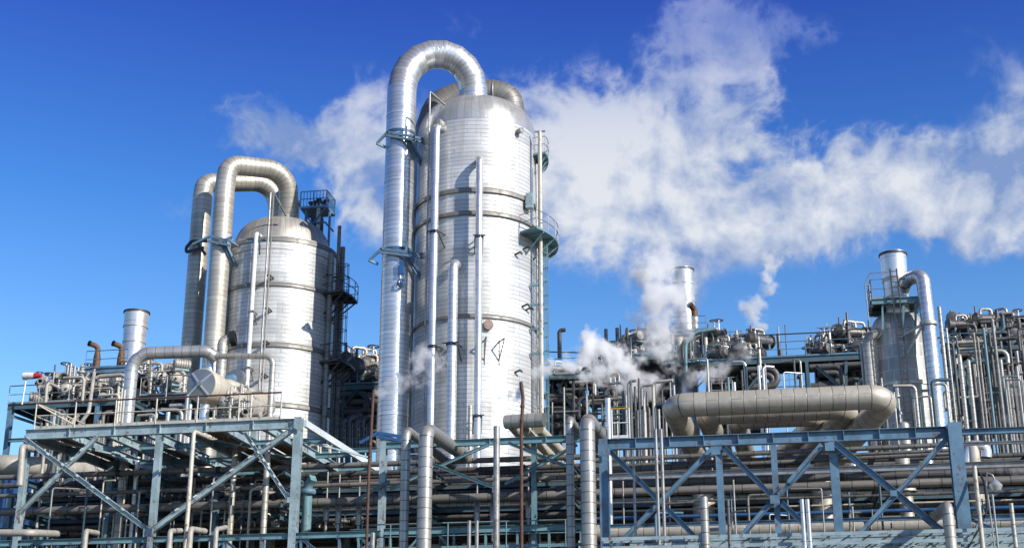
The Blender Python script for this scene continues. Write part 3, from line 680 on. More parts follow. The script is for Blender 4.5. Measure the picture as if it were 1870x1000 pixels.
# frame to the right of the corner post
FX = frame('blue rear frame running off to the right edge beyond the corner post', (hx(1760, zr, YR + 2).x, YR + 2, 0))
zx = pp(1800, 787, YR + 2).z; Ib(FX, 'girder', hx(1748, zx, YR + 2), hx(1990, zx, YR + 2), .2, .2, 'blue_steel')
zx2 = pp(1810, 795, YR + 2).z; Ib(FX, 'girder', hx(1748, zx2 - .25, YR + 2), hx(1990, zx2 - .25, YR + 2), .14, .1, 'galv')
zx3 = pp(1830, 944, YR + 2).z; Ib(FX, 'lower_beam', hx(1770, zx3, YR + 2), hx(1990, zx3, YR + 2), .2, .2, 'blue_steel')
for (p, q) in (((1775, 948), (1835, 975)), ((1905, 935), (1838, 975)), ((1790, 950), (1800, 985))): Ib(FX, 'brace', pp(*p, YR + 2), pp(*q, YR + 2), .1, .1, 'blue_steel')
post(FX, 1925, 787, YR + 2, .26, 'blue_steel')
# cable trays low in front
for k, (y, x0, x1) in enumerate(((974, 1098, 1880), (983, 1150, 1880), (991, 1100, 1880), (999, 1100, 1880), (1007, 1090, 1880))):
    z = pp(1500, y, YR - 1.5 + .0).z; YY = YR - 1.5 + .5*(k % 2); mb = MB()
    a, b = hx(x0, z, YY), hx(x1, z, YY); mb.bar(a, b, .05, .11); mb.bar(a + Vector((0, .55, 0)), b + Vector((0, .55, 0)), .05, .11)
    n = int((b-a).length / .6)
    for j in range(n): c = a.lerp(b, (j+.5)/n); mb.bar(c, c + Vector((0, .55, 0)), .05, .03)
    tag(mb.build('cable_tray', 'pale_steel', None, a), ('topmost pale blue cable tray at lower right in front of large grey pipe', 'second pale blue cable tray from the top at lower right', 'middle pale blue cable tray of lower right stack', 'fourth pale blue cable tray from the top at lower right', 'lowest pale blue cable tray at lower right picture edge')[k], 'cable tray', 'pale blue cable trays stacked low at the right')

# ------------------------------------------------------------------ long pipes along the rack: several tiers deep
def longpipe(label, x0, x1, pxr, py, Y, w, mat, slope=0.0, group=None, fl=0):
    a = pp(pxr, py, Y); z = a.z; A = hx(x0, z, Y); B = hx(x1, z, Y); r = w/2 * mpp(a)
    if slope: A.z -= slope; B.z += slope
    if not fl:
        return tag(MB().tube([A, B], r, 20 if r > .15 else 12).build('rack_pipe', mat, None, A), label, 'pipe', group)
    t = thing('rack_pipe', label, 'pipe', A, group); MB().tube([A, B], r, 20 if r > .15 else 12).build('pipe_run', mat, t)
    for k in range(fl):
        c = A.lerp(B, (k + .5 + .2*math.sin(k*3.1))/fl); MB().lathe(c, [(r, 0), (r*1.35, 0), (r*1.35, .07), (r*1.02, .07), (r*1.02, .1), (r*1.35, .1), (r*1.35, .17), (r, .17)], 16, (1, 0, 0)).build('flange', 'dark_steel', t)
    return t
# visible front pipes (label, x0, x1, ref px, py, Y, width, material)
for row in (
    ('uppermost dark rack pipe on the left crossing below the railed deck', -60, 1100, 400, 857, 55.5, 10, 'rack_pipe', 6),
    ('dark rack pipe directly beneath the uppermost one on the left', -60, 1100, 400, 873, 56.6, 10, 'dark_pipe', 4),
    ('slim dark rack pipe at mid height on the left half', -60, 1100, 400, 892, 55.0, 8, 'rack_pipe', 5),
    ('thick brown rack pipe on the left half above the dark hollow', -60, 1100, 400, 922, 54.4, 15, 'rack_pipe', 0),
    ('slim beige rack pipe just below the thick brown one on the left', -60, 640, 300, 940, 57.5, 4, 'cream', 0),
    ('narrow dark rack pipe low behind the left truss', -60, 1100, 400, 955, 56.5, 7, 'dark_pipe', 4),
    ('thick brown rack pipe running behind the right crossed braces', 1085, 2000, 1440, 889, 52.0, 16, 'rack_pipe', 0),
    ('dark rack pipe above the thick brown one at far right', 1090, 2000, 1600, 868, 53.5, 14, 'dark_pipe', 3),
    ('very thick grey pipe lying lowest behind the right frame', 1085, 2000, 1500, 962, 50.5, 31, 'silver_dull', 0),
    ('slim blue rack pipe low between the right frame posts', 1085, 2000, 1400, 938, 53.5, 7, 'deep_blue', 0),
    ('slim dark rack pipe under the thick brown one at the right', 1085, 2000, 1400, 910, 51.5, 5, 'dark_pipe', 3),
    ('pale slim rack pipe in the dark hollow at right', 1085, 2000, 1500, 922, 56, 3.5, 'cream', 0)):
    if row[7] == 'silver_dull': row = row[:7] + ('weathered_wide',) + row[8:]
    longpipe(row[0], row[1], row[2], row[3], row[4], row[5], row[6], row[7], fl=row[8])
for k, (y0, y1) in enumerate(((838, 812), (850, 825), (858, 836))):
    a = pp(1085, y0 + 2, 51 + k*.8); b = pp(1760, y0 - 28 - k*2, 53 + k*.8)
    tag(MB().tube([a, b], 4.5*mpp(a) if k != 1 else 3.2*mpp(a), 12).build('rack_pipe', 'dark_pipe', None, a), ('uppermost dark sloping pipe just under the right blue girder', 'middle dark sloping pipe under the right blue girder', 'lowest dark sloping pipe under the right blue girder')[k], 'pipe')
zb = pp(1500, 858, 50).z
tb = frame('grey beam crossing at mid height behind the right frame', hx(1090, zb, 50)); Ib(tb, 'beam', hx(1090, zb, 50), hx(2000, zb, 50), .2, .22, 'galv')
# deeper tiers (seen only between the front ones)
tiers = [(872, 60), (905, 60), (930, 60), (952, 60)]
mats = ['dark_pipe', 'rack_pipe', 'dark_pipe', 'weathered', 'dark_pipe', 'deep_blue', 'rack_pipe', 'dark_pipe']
k = 0
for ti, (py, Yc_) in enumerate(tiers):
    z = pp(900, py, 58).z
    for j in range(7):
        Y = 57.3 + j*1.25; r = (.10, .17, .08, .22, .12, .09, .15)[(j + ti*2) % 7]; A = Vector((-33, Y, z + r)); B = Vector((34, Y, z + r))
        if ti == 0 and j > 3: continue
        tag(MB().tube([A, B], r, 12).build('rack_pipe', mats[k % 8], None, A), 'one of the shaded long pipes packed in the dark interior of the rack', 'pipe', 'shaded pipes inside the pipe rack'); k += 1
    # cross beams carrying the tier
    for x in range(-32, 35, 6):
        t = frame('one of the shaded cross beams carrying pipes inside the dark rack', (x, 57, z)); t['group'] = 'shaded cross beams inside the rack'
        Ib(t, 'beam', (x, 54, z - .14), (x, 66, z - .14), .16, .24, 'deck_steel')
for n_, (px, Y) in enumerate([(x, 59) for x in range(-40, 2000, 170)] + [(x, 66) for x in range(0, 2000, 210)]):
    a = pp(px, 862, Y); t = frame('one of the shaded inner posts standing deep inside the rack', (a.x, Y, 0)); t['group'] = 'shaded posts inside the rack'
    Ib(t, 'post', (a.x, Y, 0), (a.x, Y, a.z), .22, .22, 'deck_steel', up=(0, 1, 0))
for ti, (py, Ya, Yb) in enumerate(((900, 58.2, 66.5), (927, 57.0, 67), (951, 57.0, 67))):  # solid decks added to block the sun and darken the rack interior
    z = pp(900, py, 58).z + .45; t = thing('shade_deck', ('upper', 'middle', 'lowest')[ti] + ' of three added dark decks placed to shade the inside of the pipe rack', 'shade_deck', (-33, Ya, z))
    for k in range(11): MB().box((-30 + k*6, (Ya+Yb)/2, z), 5.7, Yb-Ya, .05).build('shade_panel', 'bundle', t)
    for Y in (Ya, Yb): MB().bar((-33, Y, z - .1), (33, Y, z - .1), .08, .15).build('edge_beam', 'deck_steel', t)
sw = thing('cladding_wall', 'deep blue panel wall glimpsed in the shade behind the left rack', 'wall', (hx(-40, 8, 69).x, 69, 0))
for k in range(9):
    a, b = hx(-40 + k*52, 8, 69), hx(8 + k*52, 8, 69); zt_ = pp(150, 868, 69).z; MB().box(((a.x+b.x)/2, 69.1, zt_/2), b.x - a.x, .12, zt_).build('panel', 'deep_blue', sw)
# shaded building volume standing under/behind the rack: low pump shelter
sh_z = pp(900, 968, 70).z
sb = thing('pump_shelter', 'dark low shelter deep under the pipe rack', 'shelter', (0, 70, 0))
MB().box((0, 71.5, (pp(900, 925, 70).z)/2), 72, 3.0, pp(900, 925, 70).z).build('wall', 'dark_steel', sb)
MB().box((0, 71.0, pp(900, 925, 70).z + .1), 73, 4.4, .16).build('roof', 'deep_blue', sb)

# ------------------------------------------------------------------ individual pipes in front and on top (pixel paths with true depth)
PIPES = [
 ('tall silver front pipe left of tallest column foot, bending back at its top', [(742, 784, 50), (826, 850, 56)], 17, 'grey_pipe', 1),
 ('stoutest silver front pipe before tallest column, bending back at its top', [(778, 782, 49.6), (850, 832, 55.6)], 27, 'grey_pipe', 1),
 ('slim silver front pipe with a bend beside the stout right one', [(1040, 764, 50), (1064, 800, 54)], 15, 'grey_pipe', 1),
 ('stout silver front pipe beside the blue frame bending back at the top', [(1072, 764, 49.5), (1110, 812, 55)], 28, 'grey_pipe', 1),
 ('plain grey front pipe cut off flat before tallest column foot', [(907, 778, 49.5)], 12, 'galv', 1),
 ('thin grey stub pipe standing beside the slim middle riser', [(859, 740, 60)], 8, 'weathered', 1),
 ('upright plain pipe above left corner of the right blue frame', [(1110, 727, 51)], 10, 'silver_plain', 1),
 ('left pipe of the thin pair before the right frame', [(1197, 783, 44.3)], 6, 'galv', 1),
 ('right pipe of the thin pair before the right frame', [(1207, 783, 44.3)], 6, 'galv', 1),
 ('slim grey pipe between blue corner post and thin pipe pair', [(1157, 840, 44.8)], 5, 'galv', 1),
 ('short silver pipe with a tapered top below the beige loops', [(1285, 906, 44)], 15, 'grey_pipe', 1),
 ('slim dark pipe right of the tapered silver pipe', [(1329, 912, 44)], 6, 'dark_pipe', 1),
 ('left of two short bright pipes before middle post of right frame', [(1464, 911, 43.6)], 8, 'silver_plain', 1),
 ('right of two short bright pipes before middle post of right frame', [(1474, 911, 43.6)], 8, 'silver_plain', 1),
 ('pale hook-topped pipe in front at lower right', [(1730, 922, 43), (1705, 945, 47)], 20, 'weathered', 1),
 ('slim pale pipe right of the blue corner post', [(1779, 850, 44)], 8, 'cream', 1),
 ('short slim pipe near the lower right corner', [(1846, 918, 43)], 8, 'weathered', 1),
 ('thin rod right of the floodlight', [(1812, 902, 43.5)], 4, 'galv', 1),
 ('long thin beige pipe with bend in front of left deck beams', [(354, 787, 48.5), (384, 800, 50)], 8, 'cream', 1),
 ('pale upright pipe bending right at upper left frame post', [(36, 886, 48), (41, 815, 48), (60, 820, 50)], 12, 'insulation', 0),
 ('first beige elbow pipe from the left at lower left edge', [(157, 969, 48), (176, 972, 50)], 10, 'insulation', 1),
 ('second beige elbow pipe from the left at lower left edge', [(311, 969, 48), (330, 968, 50)], 10, 'insulation', 1),
 ('third beige elbow pipe from the left, with a yellow flange beside it', [(348, 965, 48), (374, 969, 50)], 11, 'insulation', 1),
 ('fourth beige elbow pipe from the left, nearest the frame corner', [(395, 966, 48), (412, 962, 50)], 9, 'insulation', 1),
 ('upright silver pipe descending behind second post of the left frame', [(228, 838, 56)], 17, 'grey_pipe', 1),
 ('slim silver pipe beside the upright silver one behind left braces', [(252, 834, 56)], 9, 'silver_plain', 1),
 ('left pipe of two short grey ones at centre bottom', [(681, 972, 48.5)], 9, 'galv', 1),
 ('short grey pipe under centre left of flat cut pipe', [(857, 950, 48.5)], 7, 'galv', 1),
 ('short grey pipe right beside the other one at bottom centre', [(871, 950, 48.5)], 7, 'galv', 1),
 ('brownish downpipe below the left deck', [(430, 815, 54)], 10, 'weathered', 1),
]
for lab, pts, w, mat, toground in PIPES:
    q = path(pts)
    if toground: q.insert(0, Vector((q[0].x, q[0].y, 0)))
    pipe(lab, q, w, mat, raw=True, bend=.95, wi=1 if toground else 0, seams=8)
pipe('thick grey pipe entering at lower left edge and bending back', [(-30, 972, 48), (60, 972, 48), (105, 974, 51)], 13, 'insulation', bend=1)
pipe('very large beige insulated pipe entering at the left edge', [(-60, 848, 59), (34, 848, 59), (240, 868, 70)], 36, 'insulation', bend=.8)
pipe('long beige insulated pipe running back under the left deck', [(60, 800, 57), (215, 850, 70), (320, 870, 78)], 20, 'insulation', bend=.8)
# short drum shaped header with three legs behind
t = thing('pipe_header', 'short fat beige header with legs sloping back before tallest column', 'pipe', pp(925, 790, 53))
MB().tube(path([(923, 770, 53.5), (994, 766, 53.2)]), 13*mpp(pp(950, 768, 53)), 26).build('header', 'weathered', t)
for a, b in (((934, 776, 53.6), (996, 846, 61)), ((958, 784, 53.8), (1016, 842, 60)), ((984, 782, 53.8), (1046, 846, 60))): MB().tube(path([a, b]), 9*mpp(pp(*a)), 18).build('leg_pipe', 'beige_clad', t)
# rust poles
for lab, q, w in (('tall rust brown pole standing left of tallest column', [(668, 1000, 46.5), (674, 850, 46.5), (677, 800, 46.5), (682, 712, 46.5)], 5.5),
                  ('kinked rust brown pole in front of lit side of tallest column', [(950, 1000, 46.5), (952, 790, 46.5), (955, 725, 46.5), (951, 697, 46.5)], 6.5)):
    q = path(q); q[0] = Vector((q[1].x, q[1].y, 0)); t = thing('pole', lab, 'pole', q[0]); r = w/2*mpp(q[1]); MB().tube(q, r, 10).build('pole_shaft', 'rust', t)
    for f in (.3, .7): c = q[1].lerp(q[2], f); MB().lathe(c, [(r, 0), (r*1.3, .02), (r*1.3, .1), (r, .12)], 10).build('coupling', 'rust', t)

# ------------------------------------------------------------------ nested beige expansion loops on the right
LOOPS = [ # left corner, right corner, Y front, legs ends, width, label
 ((1226, 741), (1628, 722), 51.0, (1282, 850), (1500, 862), 44, 'outermost and largest beige pipe loop over the right frame'),
 ((1288, 757), (1558, 743), 53.0, (1328, 848), (1448, 856), 40, 'second beige pipe loop nested inside the largest one'),
 ((1345, 767), (1502, 757), 54.8, (1368, 846), (1404, 852), 36, 'innermost beige pipe loop hanging below the two larger loops')]
for i, (l, r_, Y, le, re, w, lab) in enumerate(LOOPS):
    z = pp((l[0]+r_[0])/2, (l[1]+r_[1])/2, Y).z
    a, b = hx(l[0], z, Y), hx(r_[0], z, Y); la, rb = pp(*le, Y + 6), pp(*re, Y + 6)
    rad = w/2 * mpp(a); t = thing('pipe_loop', lab, 'pipe', (a.x, a.y, a.z - 1))
    la2 = Vector((la.x, la.y, 4)); rb2 = Vector((rb.x, rb.y, 4))
    q = rounded([la2, la, a, b, rb, rb2], rad*1.15, 9)
    MB().tube(q, rad, 32).build('pipe_run', 'weathered_wide', t)
    for k in (0, 1): c = (la, rb)[k] - Vector((0, 0, 2.4)); MB().lathe(c, [(rad, 0), (rad*1.1, 0), (rad*1.1, .12), (rad, .12)], 28).build('collar', 'galv', t)
for k, (x, y, w) in enumerate(((1470, 785, 26), (1510, 790, 24), (1250, 850, 36), (1296, 855, 34), (1345, 855, 32))):
    pass
for k, (px, w, lab) in enumerate(((1556, 16, 'left upright silver duct under right loop leg'), (1694, 18, 'upright silver duct left of blue corner post'))):
    a = pp(px, 832, 58); t = thing('duct', lab, 'duct', (a.x, a.y, 0)); r = w/2*mpp(a)
    MB().lathe((a.x, a.y, 0), [(r, 0), (r, a.z), (r*.8, a.z + .25), (.02, a.z + .3)], 20).build('pipe_run', 'silver_plain', t); MB().lathe((a.x, a.y, a.z - 1), [(r, 0), (r*1.25, .05), (r*1.25, .2), (r, .25)], 20).build('collar', 'weathered', t)
for k, (px, py, w, lab) in enumerate(((1647, 830, 26, 'beige capped vessel with flared base under the right girder'), (1775, 815, 26, 'pale domed vessel right of blue corner post'), (1650, 774, 20, 'small beige dome peeping over the right girder'))):
    a = pp(px, py, 57 if k != 2 else 60); r = w/2*mpp(a); t = thing('vessel', lab, 'vessel', (a.x, a.y, 0))
    MB().lathe((a.x, a.y, 0), [(r, 0), (r, a.z - r*.3)] + [(r*math.cos(math.pi/2*i/8) + .001, a.z - r*.3 + r*.8*math.sin(math.pi/2*i/8)) for i in range(1, 9)], 28).build('shell', 'weathered' if k != 1 else 'insulation', t)
    if k == 0:
        MB().lathe((a.x, a.y, a.z - 1.5), [(r*1.6, 0), (r*1.5, .1), (r*1.05, .55), (r*1.0, .6)], 24).build('skirt', 'weathered', t)
pipe('curved pale pipe arching down right of the blue corner post', [(1800, 835, 57), (1800, 816, 57), (1768, 812, 57), (1764, 850, 57)], 22, 'silver_plain', bend=1.2)
# floodlight
t = thing('floodlight', 'round metal floodlight on a thin pole near the right edge', 'lamp', pp(1817, 1000, 44))
a = pp(1818, 888, 44); MB().lathe(a, [(.02, -.17), (.14, -.12), (.2, 0), (.21, .05), (.12, .15), (.05, .22), (.02, .24)], 20).build('lamp_head', 'silver_plain', t)
MB().tube([a + Vector((0, 0, .2)), a + Vector((-.05, 0, .36)), a + Vector((-.2, 0, .45)), a + Vector((-.26, 0, .1)), Vector((a.x - .1, a.y, 0))], .03, 6).build('bracket', 'galv', t)
tag(MB().tube(rounded(path([(1762, 1010, 44), (1790, 960, 44), (1803, 930, 44.2), (1798, 880, 44.6), (1788, 862, 44.8)]), .8, 6), .035, 6).build('hose', 'black_hole', None, pp(1762, 1010, 44)), 'loose black hose curving up beside the floodlight', 'hose')
# ------------------------------------------------------------------ drum, arch pipe and fittings on the left deck
YD = 53
q = path([(238, 800, YD), (243, 645, YD), (380, 641, YD + .5), (395, 655, YD + .8)]); q[0] = Vector((q[1].x, YD, zg + .2))
t = thing('arch_pipe', 'wide silver arch pipe rising from the left deck and running right', 'pipe', q[0])
r = 11.5*mpp(q[1]); MB().tube(rounded(q, r*3.0, 9), r, 24).build('pipe_run', 'grey_bright', t)
q = path([(383, 690, YD + .9), (383, 652, YD + .9), (392, 650, YD + .9)])
MB().tube(rounded(q, .3, 5), 7*mpp(q[0]), 18).build('branch', 'silver_plain', t)
MB().lathe(q[0] + Vector((0, 0, -.05)), [(.22, 0), (.3, .02), (.3, .12), (.2, .3)], 18).build('flange', 'weathered', t)
q = path([(390, 650, YD + .6), (499, 650, YD + .4), (488, 860, YD + .4)]); q[2] = Vector((q[1].x, q[1].y, 5))
pipe('slimmer beige pipe leaving the arch and dropping before left tower', q, 11, 'weathered', raw=True, bend=1.6)
# drum
c = pp(366, 701, YD - 1.2); k = mpp(c)
ax = Vector((0.10, 1, -0.0)).normalized()
t = thing('drum', 'horizontal beige drum with a round spoked grey end plate on left deck', 'drum', (c.x, c.y, zg))
rd = 31*k
MB().lathe(c, [(.02, -.02), (rd*.12, -.03), (rd*.96, .06), (rd, .10), (rd, 1.1), (rd*.98, 1.15), (rd*.45, 1.16)], 44, ax).build('channel_head', 'beige_clad', t)
MB().lathe(c - ax*.03, [(.01, -.06), (rd*.93, .05), (rd*.93, .075)], 44, ax).build('end_plate', 'disc_grey', t)
sx = ax.cross(Vector((0, 0, 1))).normalized(); sz = Vector((0, 0, 1))
for a_ in (40, 130, 220, 310):
    d = sx*math.cos(R(a_)) + sz*math.sin(R(a_)); MB().bar(c - ax*.095 + d*.08, c - ax*.0 + d*rd*.93, .07, .05, up=ax).build('spoke', 'silver_plain', t)
MB().box(c - ax*.1, .2, .06, .16).build('hub_plate', 'disc_grey', t)
c2 = c + ax*1.1 + sx*0 + Vector((.35, 0, .15)); r2 = 24*k
MB().lathe(c + ax*1.15, [(rd*.5, 0), (r2*.8, .1), (r2, .3), (r2, 3.6)], 36, ax).build('barrel', 'insulation', t)
bs_ = pp(402, 716, YD + 1.4)
c3 = pp(412, 713, YD + 1.6); ax3 = (pp(474, 738, YD + 6.8) - c3).normalized()
MB().lathe(c3, [(.01, -.05), (r2*.6, -.04), (r2*.98, .1), (r2, .2), (r2, 5.0)], 36, ax3).build('barrel', 'beige_clad', t)
e3 = c3 + ax3*5.0
MB().lathe(e3, [(r2, 0), (r2*1.14, .02), (r2*1.14, .14), (r2, .16), (r2, .7), (r2*1.14, .72), (r2*1.14, .86), (r2*.96, .9), (r2*.6, 1.3), (.02, 1.4)], 36, ax3).build('tail_head', 'weathered', t)
for f in (.4, 3.8):
    p = c3 + ax3*f; MB().box((p.x, p.y, (p.z - r2 + zg + .2)/2), .8, .3, max(.2, p.z - r2 - zg - .2)).build('saddle', 'pale_steel', t)
MB().tube([Vector((c.x, c.y + .6, c.z - rd)), Vector((c.x, c.y + .6, zg + .2))], .2, 18).build('drain_leg', 'silver_plain', t)
# second round plate
c = pp(430, 690, 56); t = thing('valve', 'round plate valve with blue actuator beside the drum on left deck', 'valve', c)
MB().lathe(c, [(.02, -.06), (.42, -.03), (.42, .25), (.2, .3), (.2, .6)], 28, (0.1, 1, 0)).build('body', 'disc_grey', t)
MB().lathe(c + Vector((-.3, -.4, -.2)), [(.01, 0), (.22, .02), (.22, .4), (.1, .5)], 16, (.9, .3, .3)).build('actuator', 'blue_steel', t)
MB().tube([c - Vector((0, -.3, .3)), Vector((c.x, c.y + .3, zg + .2))], .09, 8).build('stem', 'galv', t)

# ------------------------------------------------------------------ small kit builders for the crowded background
def valve_proto():
    t = thing('valve', 'small grey handwheel valve', 'valve', (0, -50, 0))
    MB().lathe((-.35, -50, .3), [(.14, 0), (.2, 0), (.2, .06), (.11, .06), (.11, .16), (.17, .25), (.17, .45), (.11, .54), (.11, .64), (.2, .64), (.2, .7), (.14, .7)], 14, (1, 0, 0)).build('body', 'gear_dark', t)
    MB().tube([(0, -50, .4), (0, -50, .95)], .05, 8).build('stem', 'silver_plain', t)
    h = MB(); h.torus((0, -50, .95), (0, 0, 1), .22, .025, 16, 5); spokes(h, Vector((0, -50, .95)), (0, 0, 1), .22, .015); h.build('handwheel', 'dark_steel', t)
    return t
def relief_proto():
    t = thing('relief_valve', 'upright relief valve', 'valve', (0, -50, 0))
    MB().lathe((0, -50, 0), [(.1, 0), (.1, .3), (.2, .3), (.2, .36), (.12, .36), (.13, .6), (.2, .62), (.2, .68), (.1, .7), (.09, .92), (.04, 1.0), (.01, 1.02)], 14).build('body', 'insulation', t)
    MB().tube(rounded([(0, -50, .5), (.45, -50, .5), (.45, -50, .02)], .2, 5), .08, 10).build('outlet', 'galv', t)
    return t
def exchanger_proto():
    t = thing('heat_exchanger', 'small dark exchanger', 'exchanger', (0, -50, 0))
    MB().lathe((-.8, -50, .45), [(.01, -.02), (.3, 0), (.36, .02), (.36, .08), (.26, .09), (.26, .5), (.28, .5), (.28, .56), (.26, .56), (.26, 1.3), (.36, 1.31), (.36, 1.4), (.3, 1.45), (.2, 1.6), (.01, 1.62)], 16, (1, 0, 0)).build('shell', 'gear_dark', t)
    for x in (-.45, .35): MB().box((x, -50, .12), .12, .44, .26).build('saddle', 'deck_steel', t)
    MB().tube(rounded([(-.3, -50, .6), (-.3, -50, 1.0), (.3, -50, 1.0), (.3, -50, .7)], .15, 5), .07, 8).build('crossover', 'weathered', t)
    MB().tube([(.55, -50, .6), (.55, -50, 1.15)], .05, 8).build('nozzle', 'dark_pipe', t)
    return t
def motor_proto():
    t = thing('motor', 'ribbed motor', 'motor', (0, -50, 0))
    b = MB().lathe((-.45, -50, .35), [(.01, 0), (.24, .02), (.26, .08), (.26, .8), (.22, .84), (.1, .86), (.05, .88), (.05, 1.0), (.01, 1.0)], 18, (1, 0, 0)); b.build('body', 'insulation', t)
    f = MB()
    for k in range(6): f.torus((-.3 + k*.12, -50, .35), (1, 0, 0), .27, .018, 18, 4)
    f.build('fins', 'galv', t); MB().box((0, -50, .05), .7, .4, .1).build('foot', 'teal_steel', t); return t
PROTO = {}
used = set()
def put(kind, p, label, group=None, rz=0, s=1.0):
    if kind not in PROTO: PROTO[kind] = {'heat_exchanger': exchanger_proto, 'valve': valve_proto, 'relief_valve': relief_proto, 'motor': motor_proto}[kind]()
    src = PROTO[kind]
    if kind not in used: used.add(kind); t = src
    else:
        t = src.copy(); COL.objects.link(t)
        for ch in [c for c in src.children]:
            c = ch.copy(); COL.objects.link(c); c.parent = t
            for g2 in ch.children: d = g2.copy(); COL.objects.link(d); d.parent = c
    t.location = p; t.rotation_euler = (0, 0, rz); t.scale = (s, s, s); t['label'] = label
    if group: t['group'] = group
    elif 'group' in t: del t['group']
    return t
GV = {'left': ('one of the small grey valves crowded on the upper left deck', 'valves on the upper left deck'),
      'mid': ('one of the small grey valves on the platforms between tall column and right column', 'valves in the middle background'),
      'right': ('one of the small grey valves crowded behind the right column', 'valves behind the right column'),
      'rack': ('one of the small valves sitting in the shaded rack at left', 'valves in the left rack')}
def clutter(zone, n, x0, x1, y0, y1, Y0, Y1, kinds=('heat_exchanger', 'heat_exchanger', 'valve', 'relief_valve', 'motor', 'heat_exchanger'), s=(0.8, 1.4), z=None):
    for k in range(n):
        kd = random.choice(kinds if zone != 'left' else ('valve', 'relief_valve', 'motor')); px, py, Y = random.uniform(x0, x1), random.uniform(y0, y1), random.uniform(Y0, Y1)
        p = pp(px, py, Y) if z is None else hx(px, z, Y)
        nm = {'valve': 'small grey valves', 'relief_valve': 'upright relief valves', 'motor': 'small ribbed motors', 'heat_exchanger': 'small dark horizontal exchangers'}[kd]
        place = {'left': 'crowded on the upper left deck', 'mid': 'on the decks between tallest column and right column', 'right': 'crowded behind the right grey column', 'rack': 'sitting in the shaded left part of the rack', 'gap': 'on the deck between the two silver columns'}[zone]
        put(kd, p, f'one of the {nm} {place}', f'{nm} {place}', random.uniform(0, 6.28), random.uniform(*s))
def stubs(label, group, n, x0, x1, y0, y1, ybot, Y0, Y1, w0, w1, mats, hook=.3, name='riser_pipe', zb=None):
    for k in range(n):
        px, py, Y = random.uniform(x0, x1), random.uniform(y0, y1), random.uniform(Y0, Y1); w = random.uniform(w0, w1)
        a = pp(px, py, Y); z = zb if zb is not None else pp(px, ybot, Y).z; q = [Vector((a.x, a.y, z)), a]
        if random.random() < hook: q.append(a + Vector((random.choice((-1, 1))*random.uniform(.4, 1.2), random.uniform(-.3, .5), 0)))
        r = w/2*mpp(a); tag(MB().tube(rounded(q, r*3, 5), r, 10).build(name, random.choice(mats), None, q[0]), label, 'pipe', group)
def hruns(label, group, n, x0, x1, y0, y1, Y0, Y1, w0, w1, mats, lmin=30, lmax=120):
    for k in range(n):
        px, py, Y = random.uniform(x0, x1), random.uniform(y0, y1), random.uniform(Y0, Y1); w = random.uniform(w0, w1); L = random.uniform(lmin, lmax)
        a = pp(px, py, Y); b = hx(min(px + L, x1 + 10), a.z, Y); q = [a, b]; m_ = random.random()
        if m_ < .35: q = [a - Vector((0, 0, random.uniform(.6, 2)))] + q
        elif m_ < .6: q = q + [b - Vector((0, 0, random.uniform(.6, 2)))]
        elif m_ < .75: q = q + [b + Vector((0, 0, random.uniform(.4, 1.2)))]
        r = w/2*mpp(a); tag(MB().tube(rounded(q, r*3, 5), r, 10).build('pipe', random.choice(mats), None, q[0]), label, 'pipe', group)
def deck_platform(label, x0, x1, py, Y, depth, mat, h=.3, rails=True, rail_mat='blue_steel', pxr=None, legs=True, legmat=None, group=None, zr_=1.1):
    z = pp(pxr or (x0+x1)/2, py, Y).z; a, b = hx(x0, z, Y), hx(x1, z, Y)
    t = thing('deck_platform', label, 'platform', (a.x, Y, 0), group)
    Ib(t, 'front_beam', a, b, .18, h, mat); Ib(t, 'rear_beam', a + Vector((0, depth, 0)), b + Vector((0, depth, 0)), .18, h, mat)
    L = (b-a).length
    for k in range(max(2, int(L/3)) + 1): c = a.lerp(b, k/max(2, int(L/3))); Ib(t, 'cross_beam', c + Vector((0, .1, 0)), c + Vector((0, depth - .1, 0)), .14, h*.8, mat)
    MB().box(((a.x+b.x)/2, Y + depth/2, z + h/2 + .03), L, depth, .05).build('grating', 'dark_steel', t)
    if legs:
        for k in range(max(1, int(L/6)) + 1):
            c = a.lerp(b, k/max(1, int(L/6)))
            for dy in (0, depth): Ib(t, 'leg', (c.x, Y + dy + .02, 0), (c.x, Y + dy + .02, z - h/2), .22, .22, legmat or mat, up=(0, 1, 0))
    if rails:
        rt = railing('', [a + Vector((0, 0, h/2)), b + Vector((0, 0, h/2))], zr_, 1.8, rail_mat, parent=t, r=.028)
    return t, z, a, b

# ------------------------------------------------------------------ upper left deck
tL, zL, aL, bL = deck_platform('long dark roof deck at far left carrying valves and the windsock', 14, 236, 738, 72, 7, 'deck_steel', .34, rail_mat='galv', legs=False)
for px, pt in ((20, 745), (100, 745), (180, 742)):
    a = hx(px, zL - .2, 72); Ib(tL, 'leg', (a.x, 72, 0), a, .28, .28, 'blue_steel', up=(0, 1, 0))
a = hx(20, zL - .4, 72); Ib(tL, 'knee_brace', a + Vector((0, .1, -.1)), a + Vector((3.2, 5, -1.0)), .14, .14, 'teal_steel'); Ib(tL, 'lower_beam', hx(14, pp(30, 803, 72).z, 72), hx(60, pp(30, 803, 72).z, 72), .16, .2, 'teal_steel')
# windsock
pb = pp(40, 738, 71.5); w1 = pp(48, 690, 71.5)
t = thing('windsock', 'white and red windsock flying from a slim pole at far left', 'windsock', pb)
MB().tube([pb, w1], .05, 8).build('pole', 'white_paint', t)
s0 = pp(44, 686, 71.5); dxx = Vector((1, 0, -.03)).normalized()
MB().lathe(s0, [(.22, 0), (.2, .6), (.19, .68)], 16, dxx).build('white_sleeve', 'white_paint', t)
MB().lathe(s0 + dxx*.68, [(.19, 0), (.12, .42), (.02, .44)], 16, dxx).build('red_sleeve', 'red_paint', t)
MB().torus(s0, dxx, .22, .02, 16, 5).build('hoop', 'galv', t)
